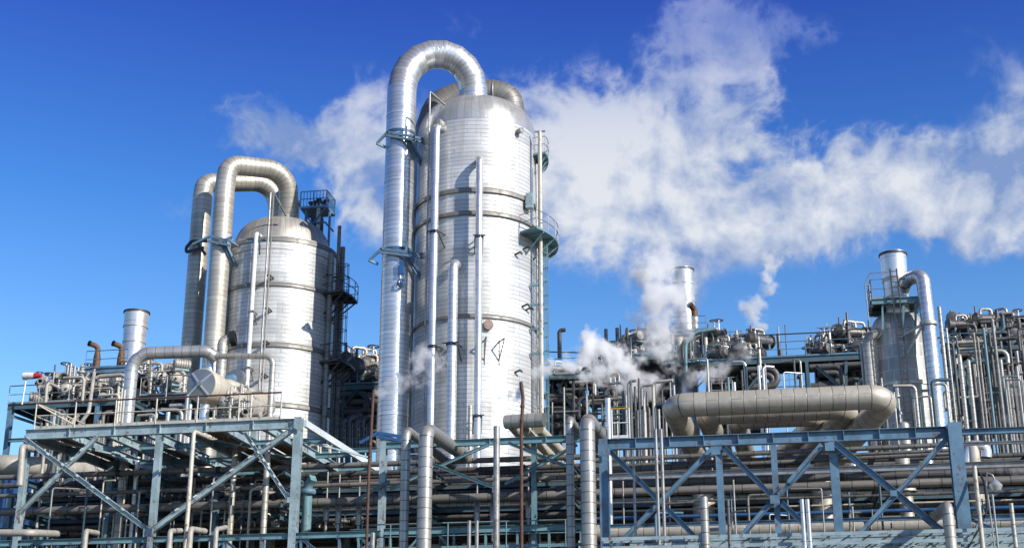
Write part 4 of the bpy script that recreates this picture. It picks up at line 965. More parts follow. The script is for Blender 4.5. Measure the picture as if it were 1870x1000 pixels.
# platform with two rusty exhausts
tP, zP, aP, bP = deck_platform('small blue railed platform carrying the two rusty exhausts at left', 155, 231, 676, 74, 3.5, 'blue_steel', .32, rail_mat='blue_steel', legs=True)
for px, lab in ((174, 'left rusty exhaust stack with a bent black mouth'), (218, 'right rusty exhaust stack with a bent black mouth')):
    c = hx(px, zP, 75); r = 6.6*mpp(c); z1 = pp(px, 645, 75).z
    t = thing('exhaust_stack', lab, 'exhaust', (c.x, 75, zP))
    MB().lathe((c.x, 75, zP - 4), [(r*.7, 0), (r*.7, 3.9), (r, 4.0), (r, z1 - zP + 4 - .35), (r*.8, z1 - zP + 4)], 18).build('barrel', 'rust_hot', t)
    q = rounded([(c.x, 75, z1 - .1), (c.x, 75, z1 + .42), (c.x - .3, 74.5, z1 + .5)], .25, 5); MB().tube(q, r*.72, 16).build('bent_top', 'rust_hot', t)
    d = (q[-1]-q[-2]).normalized(); MB().lathe(q[-1], [(r*.72, -.02), (r*.85, 0), (r*.85, .06), (r*.7, .07), (r*.68, -.02), (.01, -.03)], 16, d).build('mouth', 'black_hole', t)
# left stack
def stack(label, px, ytop, ybase, Y, wtop, wbot, bands, mat='silver_plain', cone=None, zb=0, name='chimney', open_=True):
    a = pp(px, ytop, Y); b = Vector((a.x, Y, zb)); rt = wtop/2*mpp(a); rb = wbot/2*mpp(a)
    t = thing(name, label, 'chimney', b); H = a.z - zb
    prof = []
    if cone:
        zc_ = pp(px, cone[0], Y).z; rc = cone[1]/2*mpp(a); prof = [(rc, 0), (rc, pp(px, cone[2], Y).z - zb), (rb, zc_ - zb)]
    else: prof = [(rb, 0)]
    prof += [(rt, H), (rt*.93, H), (rt*.93, H - 1)]
    MB().lathe(b, prof, 40).build('shaft', mat, t)
    for i, y in enumerate(bands):
        z = pp(px, y, Y).z; f = (z - zb)/H; r = rt if i == 0 else rt + (rb - rt)*max(0, min(1, (y - ytop)/max(1, ybase - ytop)))
        MB().lathe((a.x, Y, z), [(r*.98, -.06), (r*1.06, -.06), (r*1.06, .06), (r*.98, .06)], 40).build('band', 'dark_steel' if i == 0 else 'weathered', t)
    return t, a
stack('plain silver chimney with three bands at the left behind the arch pipe', 250, 569, 628, 80, 45, 39, (571, 597, 625), cone=(632, 66, 700))
stack('silver chimney at centre right wreathed in steam', 1246, 492, 620, 100, 41, 40, (494, 520, 552), mat='silver_plain')
# small rusty exhaust on the centre chimney platform
tq, zq, aq, bq = deck_platform('small blue platform wrapped in steam beside the centre right chimney', 1228, 1290, 607, 98, 3, 'blue_steel', .3, rail_mat='blue_steel', legs=False)
c = hx(1270, zq, 98.5); t = thing('exhaust_stack', 'rusty exhaust stack beside the steam-wreathed chimney', 'exhaust', c); r = 6.5*mpp(c); z1 = pp(1270, 578, 98.5).z
MB().lathe((c.x, c.y, zq - 3), [(r, 0), (r, z1 - zq + 3)], 16).build('barrel', 'weathered', t); q = rounded([(c.x, c.y, z1), (c.x, c.y, z1 + .6), (c.x - .25, c.y - .5, z1 + .75)], .3, 5); MB().tube(q, r*.9, 14).build('bent_top', 'rust_hot', t)
MB().lathe(q[-1], [(r, 0), (r, .1), (r*.8, .1), (.01, .02)], 14, (q[-1]-q[-2])).build('mouth', 'black_hole', t)
# left deck clutter
P_L = [('curved beige pipe hooped over the valves on upper left deck', [(118, 690, 70), (116, 690, 70), (154, 688, 70), (150, 735, 70)], 6),
       ('slender beige tube rising at centre of upper left deck', [(83, 736, 70), (86, 697, 70), (108, 708, 71)], 6),
       ('beige pipe running along beneath the exhaust platform', [(176, 690, 71), (182, 687, 71), (222, 684, 71), (234, 691, 71)], 8),
       ('left oblique beige strut pipe leaning behind deck railing', [(125, 780, 60), (143, 756, 60)], 8), ('right oblique beige strut pipe leaning behind deck railing', [(140, 782, 60), (162, 752, 60), (172, 680, 62)], 7)]
for lab, q, w in P_L: pipe(lab, q, w, 'insulation', bend=1.4)
for k, (x, y) in enumerate(((125, 665), (130, 663), (137, 668))): a = pp(x, y, 73); tag(MB().tube([Vector((a.x, 73, zL)), a], .09, 8).build('riser_pipe', 'galv', None, (a.x, 73, zL)), ('left of three close vent pipes on upper left deck', 'middle of three close vent pipes on upper left deck', 'right of three close vent pipes on upper left deck')[k], 'pipe')
clutter('left', 34, 70, 232, 700, 738, 72.5, 77, s=(.9, 1.6)); clutter('left', 16, 60, 232, 0, 0, 72.5, 78, z=zL + .2, s=(.9, 1.7))
hruns('one of the thin pipes tangled on the upper left deck', 'thin pipes on the upper left deck', 26, 75, 235, 690, 735, 72.5, 78, 2.5, 5.5, ['galv', 'insulation', 'weathered', 'dark_pipe', 'cream'], 12, 60)
stubs('one of the thin upright pipes on the upper left deck', 'thin upright pipes on upper left deck', 16, 80, 235, 690, 725, 740, 72.5, 78, 2.5, 5, ['galv', 'insulation', 'cream', 'weathered'], name='standpipe')
# below that deck, seen over the girder: dark pipes and shade
hruns('one of the dark pipes in the shade under the upper left deck', 'dark pipes under the upper left deck', 26, 60, 480, 752, 785, 68, 78, 4, 11, ['dark_pipe', 'rack_pipe', 'dark_steel'], 20, 90)
stubs('one of the upright pipes standing in shade behind the left deck railing', 'upright pipes behind the left railing', 34, 75, 330, 745, 772, 790, 58, 76, 3, 7, ['insulation', 'rack_pipe', 'dark_pipe', 'dark_pipe', 'deck_steel'], zb=4, name='standpipe')
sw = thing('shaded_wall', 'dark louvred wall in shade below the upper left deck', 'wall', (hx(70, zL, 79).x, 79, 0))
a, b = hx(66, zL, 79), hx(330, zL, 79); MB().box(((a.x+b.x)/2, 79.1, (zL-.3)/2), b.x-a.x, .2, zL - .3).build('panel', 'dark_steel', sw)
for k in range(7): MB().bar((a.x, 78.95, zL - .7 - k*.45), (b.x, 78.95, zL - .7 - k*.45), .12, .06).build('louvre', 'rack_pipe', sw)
# equipment between chimney and left tower
tM, zM, aM, bM = deck_platform('narrow teal walkway between the left chimney and left tower', 255, 345, 725, 74, 5, 'deck_steel', .3, rail_mat='galv')
clutter('left', 22, 258, 335, 670, 722, 74, 79, s=(.9, 1.5))
hruns('one of the pale pipes between left chimney and left tower', 'pale pipes by the left tower', 16, 258, 330, 665, 735, 74, 80, 3, 8, ['insulation', 'galv', 'cream', 'weathered', 'silver_plain'], 12, 50)
stubs('one of the upright pale pipes between left chimney and left tower', 'upright pale pipes by the left tower', 12, 262, 335, 655, 715, 740, 74, 80, 3, 6, ['insulation', 'galv', 'cream'], .5, name='standpipe')
for k, (x0, y, x1) in enumerate(((272, 662, 296), (296, 685, 316))): pipe(('hooped pale pipe standing tallest right of the left chimney', 'shorter hooped pale pipe left of the left tower hoops')[k], [(x0, y + 50, 75), (x0 + 2, y, 75), (x1, y + 2, 75), (x1 - 2, y + 52, 75)], 6, 'insulation', bend=1.2)
# small floodlight post
a = pp(315, 680, 73); t = thing('floodlight', 'tiny lamp on a post left of the left tower hoops', 'lamp', (a.x, 73, zM)); MB().tube([(a.x, 73, zM), a], .03, 6).build('pole', 'dark_steel', t); MB().lathe(a, [(.2, 0), (.12, .16), (.02, .25)], 12).build('lamp_shade', 'dark_steel', t)
# deck clutter in front: pipes and valves around the drum
clutter('left', 16, 380, 470, 740, 765, 51, 56, s=(.5, .8))
stubs('one of the thin pale uprights around the drum on left deck', 'thin pale uprights round the drum', 18, 392, 470, 700, 750, 775, 52, 56, 3, 5, ['cream', 'galv', 'insulation', 'weathered'], .4, zb=zg, name='standpipe')
stubs('one of the pale uprights beside the arch pipe foot on left deck', 'pale uprights near the arch pipe', 8, 205, 232, 705, 740, 785, 51, 56, 4, 6, ['cream', 'silver_plain'], .3, zb=zg, name='standpipe')
stubs('one of the thin pale uprights seen under the big horizontal drum', 'thin uprights under the drum', 8, 270, 370, 720, 760, 785, 58, 66, 4, 8, ['galv', 'silver_plain', 'weathered'], .3, zb=4, name='standpipe')

# ------------------------------------------------------------------ air cooler banks with looped dark pipes
def uloop(parent, px, py, Y, w, h, r_px, mat, turns=1, flip=1):
    """flat racetrack of pipe seen end on"""
    c = pp(px, py, Y); k = mpp(c); W, Hh, r = w*k, h*k, r_px*k
    for j in range(turns):
        d = j * r * 2.3; q = []; W *= 1.0 if j == 0 else .92
        m = 10; hh = Hh/2
        if hh <= 0: continue
        cy = c.y + d
        for i in range(m+1): t = math.pi/2 - math.pi*i/m; q.append(Vector((c.x + flip*(W/2 - hh + hh*math.cos(t)), cy, c.z + hh*math.sin(t))))
        q.insert(0, Vector((c.x - flip*W/2, cy, c.z + hh))); q.append(Vector((c.x - flip*W/2, cy, c.z - hh)))
        MB().tube(q, r, 10).build('loop_pipe', mat, parent)
def bank(label, x0, x1, ydeck, Y, loops, lab_c, depth=3, deckmat='deck_steel', braces=(), rail=True, tail=60):
    t, z, a, b = deck_platform(label, x0, x1, ydeck, Y, depth, deckmat, .42, rails=rail, rail_mat='blue_steel')
    for (p, q) in braces: Ib(t, 'brace', pp(*p, Y - .1), pp(*q, Y - .1), .2, .2, deckmat)
    cl = thing('cooling_coil', lab_c, 'pipes', (a.x, Y + 1, z - 2))
    for L in loops: uloop(cl, L[0], L[1], Y + .2, L[2], L[3], L[4], 'gear_dark', 2)
    return t, z, a, b
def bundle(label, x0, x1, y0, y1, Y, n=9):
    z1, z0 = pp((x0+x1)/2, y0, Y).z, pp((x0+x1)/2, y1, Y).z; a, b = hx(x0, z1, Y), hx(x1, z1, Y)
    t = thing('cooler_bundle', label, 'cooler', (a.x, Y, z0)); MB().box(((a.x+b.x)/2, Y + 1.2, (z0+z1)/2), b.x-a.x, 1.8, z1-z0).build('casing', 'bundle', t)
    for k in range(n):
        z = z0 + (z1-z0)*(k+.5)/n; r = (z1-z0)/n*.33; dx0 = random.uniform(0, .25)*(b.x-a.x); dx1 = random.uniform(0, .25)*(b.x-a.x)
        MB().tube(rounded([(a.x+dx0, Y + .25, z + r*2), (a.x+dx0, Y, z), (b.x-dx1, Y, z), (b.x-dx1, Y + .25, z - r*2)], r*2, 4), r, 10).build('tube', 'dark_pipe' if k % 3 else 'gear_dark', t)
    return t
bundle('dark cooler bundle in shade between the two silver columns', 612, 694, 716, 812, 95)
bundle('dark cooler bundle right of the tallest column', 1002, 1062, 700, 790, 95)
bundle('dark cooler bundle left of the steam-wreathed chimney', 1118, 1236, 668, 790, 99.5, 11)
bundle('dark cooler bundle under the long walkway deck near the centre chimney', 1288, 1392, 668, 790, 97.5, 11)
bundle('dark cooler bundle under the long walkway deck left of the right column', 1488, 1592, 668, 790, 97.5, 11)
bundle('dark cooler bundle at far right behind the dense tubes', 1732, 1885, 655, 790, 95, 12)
# (a) between the two silver columns
tA, zA, aA, bA = bank('dark railed cooler deck between the two silver columns', 604, 700, 706, 92, [(645, 735, 62, 34, 6), (650, 742, 40, 18, 5), (668, 750, 60, 36, 6.5, 'gear_dark'), (630, 762, 60, 20, 6), (690, 735, 50, 26, 6)], 'looped dark pipes below the deck between the silver columns',
     braces=(((605, 765), (652, 712)), ((652, 712), (690, 745))))
clutter('gap', 16, 618, 688, 672, 703, 93, 97, s=(1.1, 2.0)); clutter('gap', 10, 618, 688, 0, 0, 93, 97, z=zA + .25, s=(1.2, 2.0))
pipe('cream pipe with an elbow standing on deck between the silver columns', [(632, 700, 93), (634, 665, 93), (652, 676, 93), (655, 700, 93)], 8, 'cream', bend=1.3)
t = thing('blower', 'round cream blower housing between the two silver columns', 'blower', pp(640, 700, 93.5)); c = pp(637, 682, 93.5)
MB().lathe(c, [(.01, 0), (.15, .02), (.3, .0), (.34, -.05), (.55, -.02), (.6, .05), (.6, .5)], 24, (-.1, 1, 0)).build('casing', 'cream', t); MB().lathe(c - Vector((0, .08, 0)), [(.01, 0), (.24, .02)], 18, (-.1, 1, 0)).build('inlet', 'black_hole', t)
a = pp(646, 650, 93); t = thing('mast', 'thin cross-shaped mast above deck between the silver columns', 'mast', (a.x, 93, zA)); MB().tube([(a.x, 93, zA), a], .05, 6).build('pole', 'dark_steel', t); MB().tube([a - Vector((.35, 0, .5)), a - Vector((-.3, 0, .5))], .04, 6).build('crossarm', 'dark_steel', t)
for k in range(5): pipe(('first','second','third','fourth','fifth')[k] + ' dark bent pipe from the left in the shade between the silver columns', [(622 + k*13, 860, 88 + k), (622 + k*13, 770 - 6*(k % 2), 88 + k), (640 + k*13, 765 - 6*(k % 2), 90 + k)], 11, 'dark_pipe', bend=1.2)
hruns('one of the dark pipes deep in shade between the silver columns', 'dark pipes between the silver columns', 16, 608, 690, 715, 800, 93, 98, 4, 10, ['dark_pipe', 'dark_steel', 'gear_dark'], 20, 60)
# (b) right of the tallest column up to the chimney
tB, zB, aB, bB = bank('dark railed cooler deck just right of the tallest column', 1000, 1110, 686, 92, [(1030, 745, 60, 30, 6), (1022, 735, 60, 26, 5), (1040, 762, 70, 30, 7), (1098, 722, 46, 30, 5), (1100, 728, 30, 16, 4)], 'looped dark pipes right of the tallest column',
     braces=(((1018, 700), (1062, 768)), ((1082, 692), (1140, 752))))
tC, zC, aC, bC = bank('dark cooler deck directly left of the steam-wreathed chimney', 1112, 1228, 652, 96, [(1150, 720, 80, 30, 6), (1160, 700, 60, 24, 6), (1200, 700, 50, 24, 6)], 'looped dark pipes left of the steam-wreathed chimney', braces=(((1118, 660), (1150, 730)),))
tD, zD, aD, bD = bank('long dark walkway deck between centre chimney and the right column', 1290, 1660, 655, 94, [(1390, 690, 58, 34, 6), (1392, 694, 38, 20, 5), (1510, 686, 60, 36, 6), (1514, 690, 40, 20, 5), (1556, 680, 60, 30, 6)], 'two groups of looped dark pipes under long walkway deck', braces=(((1400, 668), (1352, 730)), ((1490, 668), (1545, 715)), ((1595, 668), (1555, 715)), ((1545, 715), (1545, 660))))
tE, zE, aE, bE = bank('dark cooler deck running off the right edge behind the right column', 1735, 1920, 640, 92, [(1840, 690, 80, 60, 6), (1850, 700, 60, 34, 6), (1800, 700, 50, 40, 5)], 'looped dark pipes at the right picture edge', braces=(((1745, 650), (1790, 700)),))
c = pp(1092, 716, 91.5); t = thing('fan_hub', 'yellow curved guard on looped pipes right of tallest column', 'guard', c); MB().torus(c, (.1, -1, 0), .55, .12, 10, 6, R(20), R(110)).build('guard', 'yellow_paint', t)
for zone, n, x0, x1, z, Ya in (('mid', 18, 1120, 1225, zC, 97), ('mid', 10, 1005, 1105, zB, 93), ('mid', 26, 1295, 1385, zD, 95), ('mid', 20, 1490, 1600, zD, 95), ('right', 34, 1740, 1870, zE, 93)):
    clutter(zone, n, x0, x1, 0, 0, Ya - .6, Ya + 1.6, z=z + .25, s=(.9, 1.5))
clutter('mid', 14, 1490, 1600, 622, 648, 95, 98, s=(1.0, 1.5)); clutter('mid', 16, 1290, 1390, 618, 650, 95, 98, s=(1.0, 1.5)); clutter('right', 26, 1735, 1865, 598, 636, 93, 97, s=(1.0, 1.5)); clutter('mid', 12, 1125, 1225, 620, 648, 97, 100, s=(1.0, 1.5))
for (nm, n, x0, x1, y0, y1, Ya) in (('between centre chimney and right column', 22, 1285, 1395, 605, 720, 95), ('on the deck just left of the right column', 18, 1485, 1600, 605, 650, 95), ('crowded behind and right of the right column', 34, 1715, 1868, 585, 780, 90), ('left of the steam-wreathed chimney', 18, 1115, 1235, 615, 780, 97)):
    hruns(f'one of the small horizontal pipes {nm}', f'small horizontal pipes {nm}', n, x0, x1, y0, y1, Ya, Ya + 5, 3, 8, ['galv', 'weathered', 'gear_dark', 'dark_pipe', 'deck_steel', 'dark_pipe'], 12, 60)
stubs('one of the tall thin tubes in the dense bank right of the right column', 'dense tubes right of the right column', 40, 1738, 1866, 600, 720, 790, 80, 90, 2.5, 8, ['galv', 'weathered_dark', 'dark_pipe', 'gear_dark', 'deck_steel', 'dark_pipe'], .3, zb=4, name='tube')
stubs('one of the tall thin tubes in the bank left of the beige loops', 'dense tubes left of the beige loops', 30, 1140, 1240, 690, 760, 790, 70, 92, 2.5, 7, ['galv', 'gear_dark', 'dark_pipe', 'dark_pipe', 'deck_steel', 'cream'], .35, zb=4, name='tube')
stubs('one of the thin uprights poking up behind the beige loops', 'thin uprights behind the beige loops', 14, 1265, 1470, 640, 700, 780, 75, 90, 2.5, 6, ['galv', 'silver_plain', 'gear_dark', 'teal_steel', 'cream'], .25, zb=4, name='standpipe')
stubs('one of the short vents standing along the far decks', 'short vents on the far decks', 12, 1010, 1600, 598, 640, 655, 95, 98, 4, 8, ['dark_pipe', 'gear_dark', 'weathered'], .2, name='mast')
stubs('one of the thin vents on the deck at far right', 'thin vents at far right', 10, 1740, 1866, 578, 620, 640, 93, 97, 3, 7, ['dark_pipe', 'gear_dark', 'galv'], .2, name='mast')
TB = [('tallest pale tube right of silver gooseneck pipe', 1715, 562, 78, 9), ('second pale tube right of silver gooseneck pipe', 1728, 600, 79, 6), ('stout silver tube with rounded top right of the right column', 1752, 650, 76, 10), ('ribbed silver tube beside the stout one at right', 1768, 660, 77, 10),
      ('paired bright tube, left one, before far right deck', 1778, 610, 78, 6), ('paired bright tube, right one, before far right deck', 1785, 618, 78, 6), ('teal upright post tube at far right', 1796, 600, 79, 6), ('slender tube nearest right edge with pointed top', 1812, 585, 80, 8)]
for lab, px, py, Y, w in TB:
    w *= .8
    a = pp(px, py, Y); t = thing('riser_pipe', lab, 'pipe', (a.x, Y, 4)); r = w/2*mpp(a); MB().tube([(a.x, Y, 4), a], r, 12).build('pipe_run', 'teal_steel' if 'teal' in lab else ('grey_pipe' if 'silver' in lab else 'weathered_dark'), t); MB().lathe(a, [(r, 0), (r*.9, r*.5), (r*.5, r*.9), (.01, r)], 12).build('end_cap', 'weathered', t)
# fine details low behind the girders: vertical tubes rising through the rack
stubs('one of the slim uprights standing behind the centre rack', 'slim uprights behind the centre rack', 22, 560, 1100, 845, 905, 1000, 58, 70, 4, 9, ['teal_steel', 'galv', 'silver_plain', 'cream', 'gear_dark'], .3, zb=2, name='standpipe')
stubs('one of the slim uprights standing behind the left rack', 'slim uprights behind the left rack', 26, 60, 520, 850, 930, 1000, 57, 70, 4, 9, ['teal_steel', 'galv', 'silver_plain', 'cream', 'gear_dark'], .3, zb=2, name='standpipe')
stubs('one of the slim uprights standing behind the right rack', 'slim uprights behind the right rack', 30, 1110, 1860, 835, 905, 1000, 58, 70, 4, 10, ['teal_steel', 'galv', 'silver_plain', 'cream', 'gear_dark'], .3, zb=2, name='standpipe')
clutter('rack', 46, 10, 540, 900, 950, 55, 60, s=(.35, .75)); clutter('rack', 24, 380, 690, 955, 966, 55, 58, s=(.3, .55))
for k, (x, y) in enumerate(((596, 930), (618, 935), (871, 935), (900, 938), (965, 925), (655, 938))):
    a = pp(x, y, 55); r = 5.5*mpp(a); t = thing('spring_hanger', ('first', 'second', 'fourth', 'fifth', 'sixth', 'third')[k] + ' grey canister hanger from the left under the centre rack', 'hanger', a)
    MB().lathe(a, [(.02, -.5), (r, -.45), (r, .4), (r*.8, .45), (.03, .5)], 16).build('canister', 'galv', t); MB().tube([a, a + Vector((0, 0, 1.6))], .04, 6).build('rod', 'galv', t); MB().tube([a - Vector((0, 0, .4)), a - Vector((0, 0, 1.1))], .07, 6).build('foot_rod', 'galv', t)
# bent square duct by frame corner
t = thing('duct', 'bent dark duct hanging beside the frame corner at centre left', 'duct', pp(557, 985, 54)); q = rounded(path([(558, 985, 54), (562, 885, 54), (572, 872, 53.8)]), .5, 5); MB().tube(q, 9.5*mpp(q[0]), 4).build('pipe_run', 'teal_steel', t); MB().lathe(q[2] - Vector((0, 0, .3)), [(.3, 0), (.34, .05), (.34, .15), (.3, .2)], 20).build('collar', 'blue_steel', t)
# curved cream tubes seen through the gap right of the frame corner
for k, x in enumerate((565, 585, 603)): pipe(('left', 'middle', 'right')[k] + ' small cream hooped tube before foot of left tower', [(x, 845, 60), (x, 812, 60), (x + 16, 812, 60), (x + 16, 845, 60)], 4, 'cream', bend=1.4)
railing('small pale railing on the ledge near the foot of tallest column', [pp(745, 848, 64), pp(835, 845, 64)], 1.0, 1.2, 'cream', r=.025)
railing('yellow-topped railing left of the beige loops', [pp(1118, 800, 56), pp(1150, 799, 56)], 1.25, .8, 'white_paint', 'yellow_paint', r=.03)
for k, (x0, x1, y) in enumerate(((540, 690, 826), (540, 690, 853))): a = pp(x0, y, 62); t = frame(('upper teal beam between left tower foot and rust pole', 'lower teal beam between left tower foot and rust pole')[k], a); Ib(t, 'beam', a, hx(x1, a.z, 62), .16, .2, 'teal_steel')

# ------------------------------------------------------------------ right grey column
A3 = pp(1645, 650, 76); R3 = 52*mpp(A3)
t3 = thing('reactor_column', 'grey patched column at right below a short pale chimney', 'tower', (A3.x, 76, 0))
z3 = pp(1645, 596, 76 - R3).z
prof = [(R3*1.06, 0), (R3*1.06, pp(1645, 697, 76-R3).z)]; zt3 = pp(1645, 570, 76).z
MB().lathe((A3.x, 76, 0), prof + [(R3*1.0, pp(1645, 697, 76-R3).z + .02), (R3*.96, z3)], 48).build('shell', 'grey_vessel', t3)
MB().lathe((A3.x, 76, 0), [(R3*.96, z3)] + [(R3*.96*math.cos(math.pi/2*i/8)**.7 if i < 8 else .02, z3 + (zt3 - z3)*math.sin(math.pi/2*i/8)) for i in range(1, 9)], 48).build('dome', 'dome_clad', t3)
MB().lathe((A3.x, 76, prof[1][1]), [(R3, -.1), (R3*1.1, -.1), (R3*1.1, .12), (R3, .14)], 48).build('ring', 'weathered', t3)
st, sa = stack('short pale chimney with dark rims on top of the right column', 1630, 463, 575, 75.5, 48, 38, (466, 511, 515, 545), mat='silver_plain', zb=z3 - .3)
# port and platform
tpf, zpf, apf, bpf = deck_platform('small teal railed platform round the base of the right chimney', 1592, 1681, 549, 74.2, 2.4, 'teal_steel', .3, rails=False, legs=False)
for k, px in enumerate((1612, 1650, 1672)): Ib(tpf, 'hanger', hx(px, zpf - .1, 74.3), hx(px, zpf - 1.6, 74.3), .12, .12, 'teal_steel', up=(0, 1, 0))
q0 = hx(1592, zpf + .15, 74.2); q1 = hx(1681, zpf + .15, 74.2)
railing('', [q0, q0 + Vector((.7, 0, 0)), ], 1.15, .7, 'galv', parent=tpf); railing('', [q0, q0 + Vector((0, 2.3, 0))], 1.15, .8, 'galv', parent=tpf)
MB().tube([q0 + Vector((-.25, 0, -1.2)), q0 + Vector((-.3, 0, .9)), q0 + Vector((0, 0, 1.5)), q0 + Vector((.9, 0, 1.55))], .03, 6).build('guard_hoop', 'galv', tpf)
for k in range(4): MB().tube([q0 + Vector((-.28, 0, -1.0 + k*.6)), q0 + Vector((.05, 0, -1.0 + k*.6))], .025, 6).build('guard_bar', 'galv', tpf)
ladder(t3, Vector((A3.x + .15, 76 - R3 - .25, 4)), Vector((A3.x + .12 - .3, 74.0, pp(1637, 490, 74).z)), (1, .2, 0), .36, 'dark_steel', rr=.045)
MB().torus(pp(1652, 517, 74.5), (.1, -1, 0), .3, .05, 16, 6).build('port_rim', 'dark_steel', st)
q = path([(1655, 522, 75), (1662, 508, 74.6), (1682, 500, 74.4), (1690, 560, 74), (1718, 790, 74)]); q[3] = q[2] + Vector((.15, 0, -2)); zq_ = pp(1690, 560, 74).z
x_ = hx(1692, zq_, 73.8).x
qq = [pp(1648, 530, 75.2), pp(1654, 512, 74.9), pp(1684, 499, 74.2)]; qq[2].x = x_; qq.append(Vector((x_, 73.8, zq_ - 2))); qq.append(Vector((x_, 73.8, 4)))
t = thing('overhead_pipe', 'bright silver gooseneck pipe running down right side of the right column', 'pipe', (x_, 73.8, 4)); r = 12.5*mpp(qq[0]); MB().tube(rounded(qq, 1.0, 8), r, 26).build('pipe_run', 'silver_pipe', t)
zz = pp(1690, 592, 73.6).z; MB().lathe((x_, 73.8, zz), [(r, 0), (r*1.2, 0), (r*1.2, .18), (r, .18)], 24).build('clamp', 'weathered', t)
MB().bar((x_ - r, 73.6, zz), (x_ - 1.5, 74.2, zz - .5), .12).build('clamp_arm', 'weathered', t); MB().bar((x_ - r, 73.6, zz - .1), (x_ - 1.3, 74.2, zz - 1.6), .1).build('clamp_arm', 'weathered', t)
q = path([(1590, 760, 75), (1584, 618, 75), (1606, 606, 75)]); q[0] = Vector((q[1].x, 75, 4)); pipe('beige elbow pipe joining left shoulder of the right column', q, 20, 'weathered', raw=True, bend=1.1, wi=1)
for k in range(4): a = pp(1572 + k*7, 625 + 12*k, 78); tag(MB().tube([(a.x, 78, 4), a], .09, 8).build('riser_pipe', 'galv', None, (a.x, 78, 4)), ('first', 'second', 'third', 'fourth')[k] + ' thin grey tube from the left beside the right column', 'pipe')
a = pp(1460, 690, 90); t = thing('lamp_post', 'tiny lamp post in the gap left of looped pipes at right', 'lamp', (a.x, 90, 4)); MB().tube([(a.x, 90, 4), a], .05, 6).build('pole', 'dark_steel', t); MB().lathe(a, [(.2, 0), (.14, .2), (.02, .25)], 10).build('lamp_head', 'dark_steel', t)
# far thin railing line in the gap
railing('faint far railing seen in the gap behind the beige loops', [pp(1405, 708, 105), pp(1480, 706, 105)], 1.2, 1.6, 'blue_steel')
# centre chimney tower kit: round platform and gooseneck
A4 = pp(1250, 660, 97.5); R4 = 22*mpp(A4)
t4 = thing('scrubber_column', 'small vessel with a curved railed platform below the steam-wreathed chimney', 'tower', (A4.x, A4.y, 0))
MB().lathe((A4.x, A4.y, 0), [(R4, 0), (R4, A4.z), (R4*.7, A4.z + .5), (.02, A4.z + .6)], 32).build('shell', 'silver_plain', t4)
round_platform(t4, A4, R4, 1255, float(pp(1255, 672, 97).z), R(-130), R(20), 1.4, deck='teal_steel', rails='pale_steel')
pipe('teal gooseneck pipe curving to the right below centre right chimney', [(1252, 680, 95), (1252, 628, 95), (1268, 607, 95), (1308, 600, 95)], 7, 'teal_steel', bend=2.5)
pipe('pale upright pipe standing in steam left of teal gooseneck', [(1241, 670, 95.5), (1241, 616, 95.5)], 13, 'insulation')
pipe('horizontal galvanised pipe beside the teal gooseneck', [(1262, 640, 96), (1268, 614, 96), (1308, 614, 96), (1312, 636, 96)], 8, 'galv', bend=1.3)
# mast vents
for lab, px, y0, y1, w, Y in (('slim dark vent mast with a wisp of steam', 1145, 598, 640, 6, 97), ('pale post at the end of the wire line by centre deck', 1385, 614, 660, 6, 94), ('tall dark vent mast on deck just left of right column', 1546, 570, 620, 7, 95), ('stout tapered grey vent on deck left of right column', 1514, 604, 650, 10, 95)):
    a = pp(px, y0, Y); b = Vector((a.x, Y, pp(px, y1 + 30, Y).z)); r = w/2*mpp(a); t = thing('vent_mast', lab, 'mast', b); H = a.z - b.z; MB().lathe(b, [(r, 0), (r, H*.7), (r*.6, H*.75), (r*.6, H), (r*.45, H)], 12).build('shaft', 'weathered' if 'pale' in lab or 'grey' in lab else 'gear_dark', t); MB().lathe(b + Vector((0, 0, H*.7)), [(r, 0), (r*1.4, 0), (r*1.4, .1), (r, .1)], 12).build('flange', 'dark_steel', t)
# wires
for lab, p, q, w in (('wire running from centre deck to the right column', (1385, 612, 94), (1600, 598, 94), .05), ('wire running from the right column to the right edge', (1765, 584, 93), (1880, 576, 93), .07), ('wire running right of tallest column over the far deck', (1000, 642, 95), (1120, 641, 95), .05), ('wire between the silver columns above the deck', (655, 668, 93), (695, 667, 93), .04)):
    a, b = pp(*p), pp(*q); tag(MB().tube([a, a.lerp(b, .5) - Vector((0, 0, .08)), b], w, 5).build('wire', 'dark_steel', None, a), lab, 'wire')

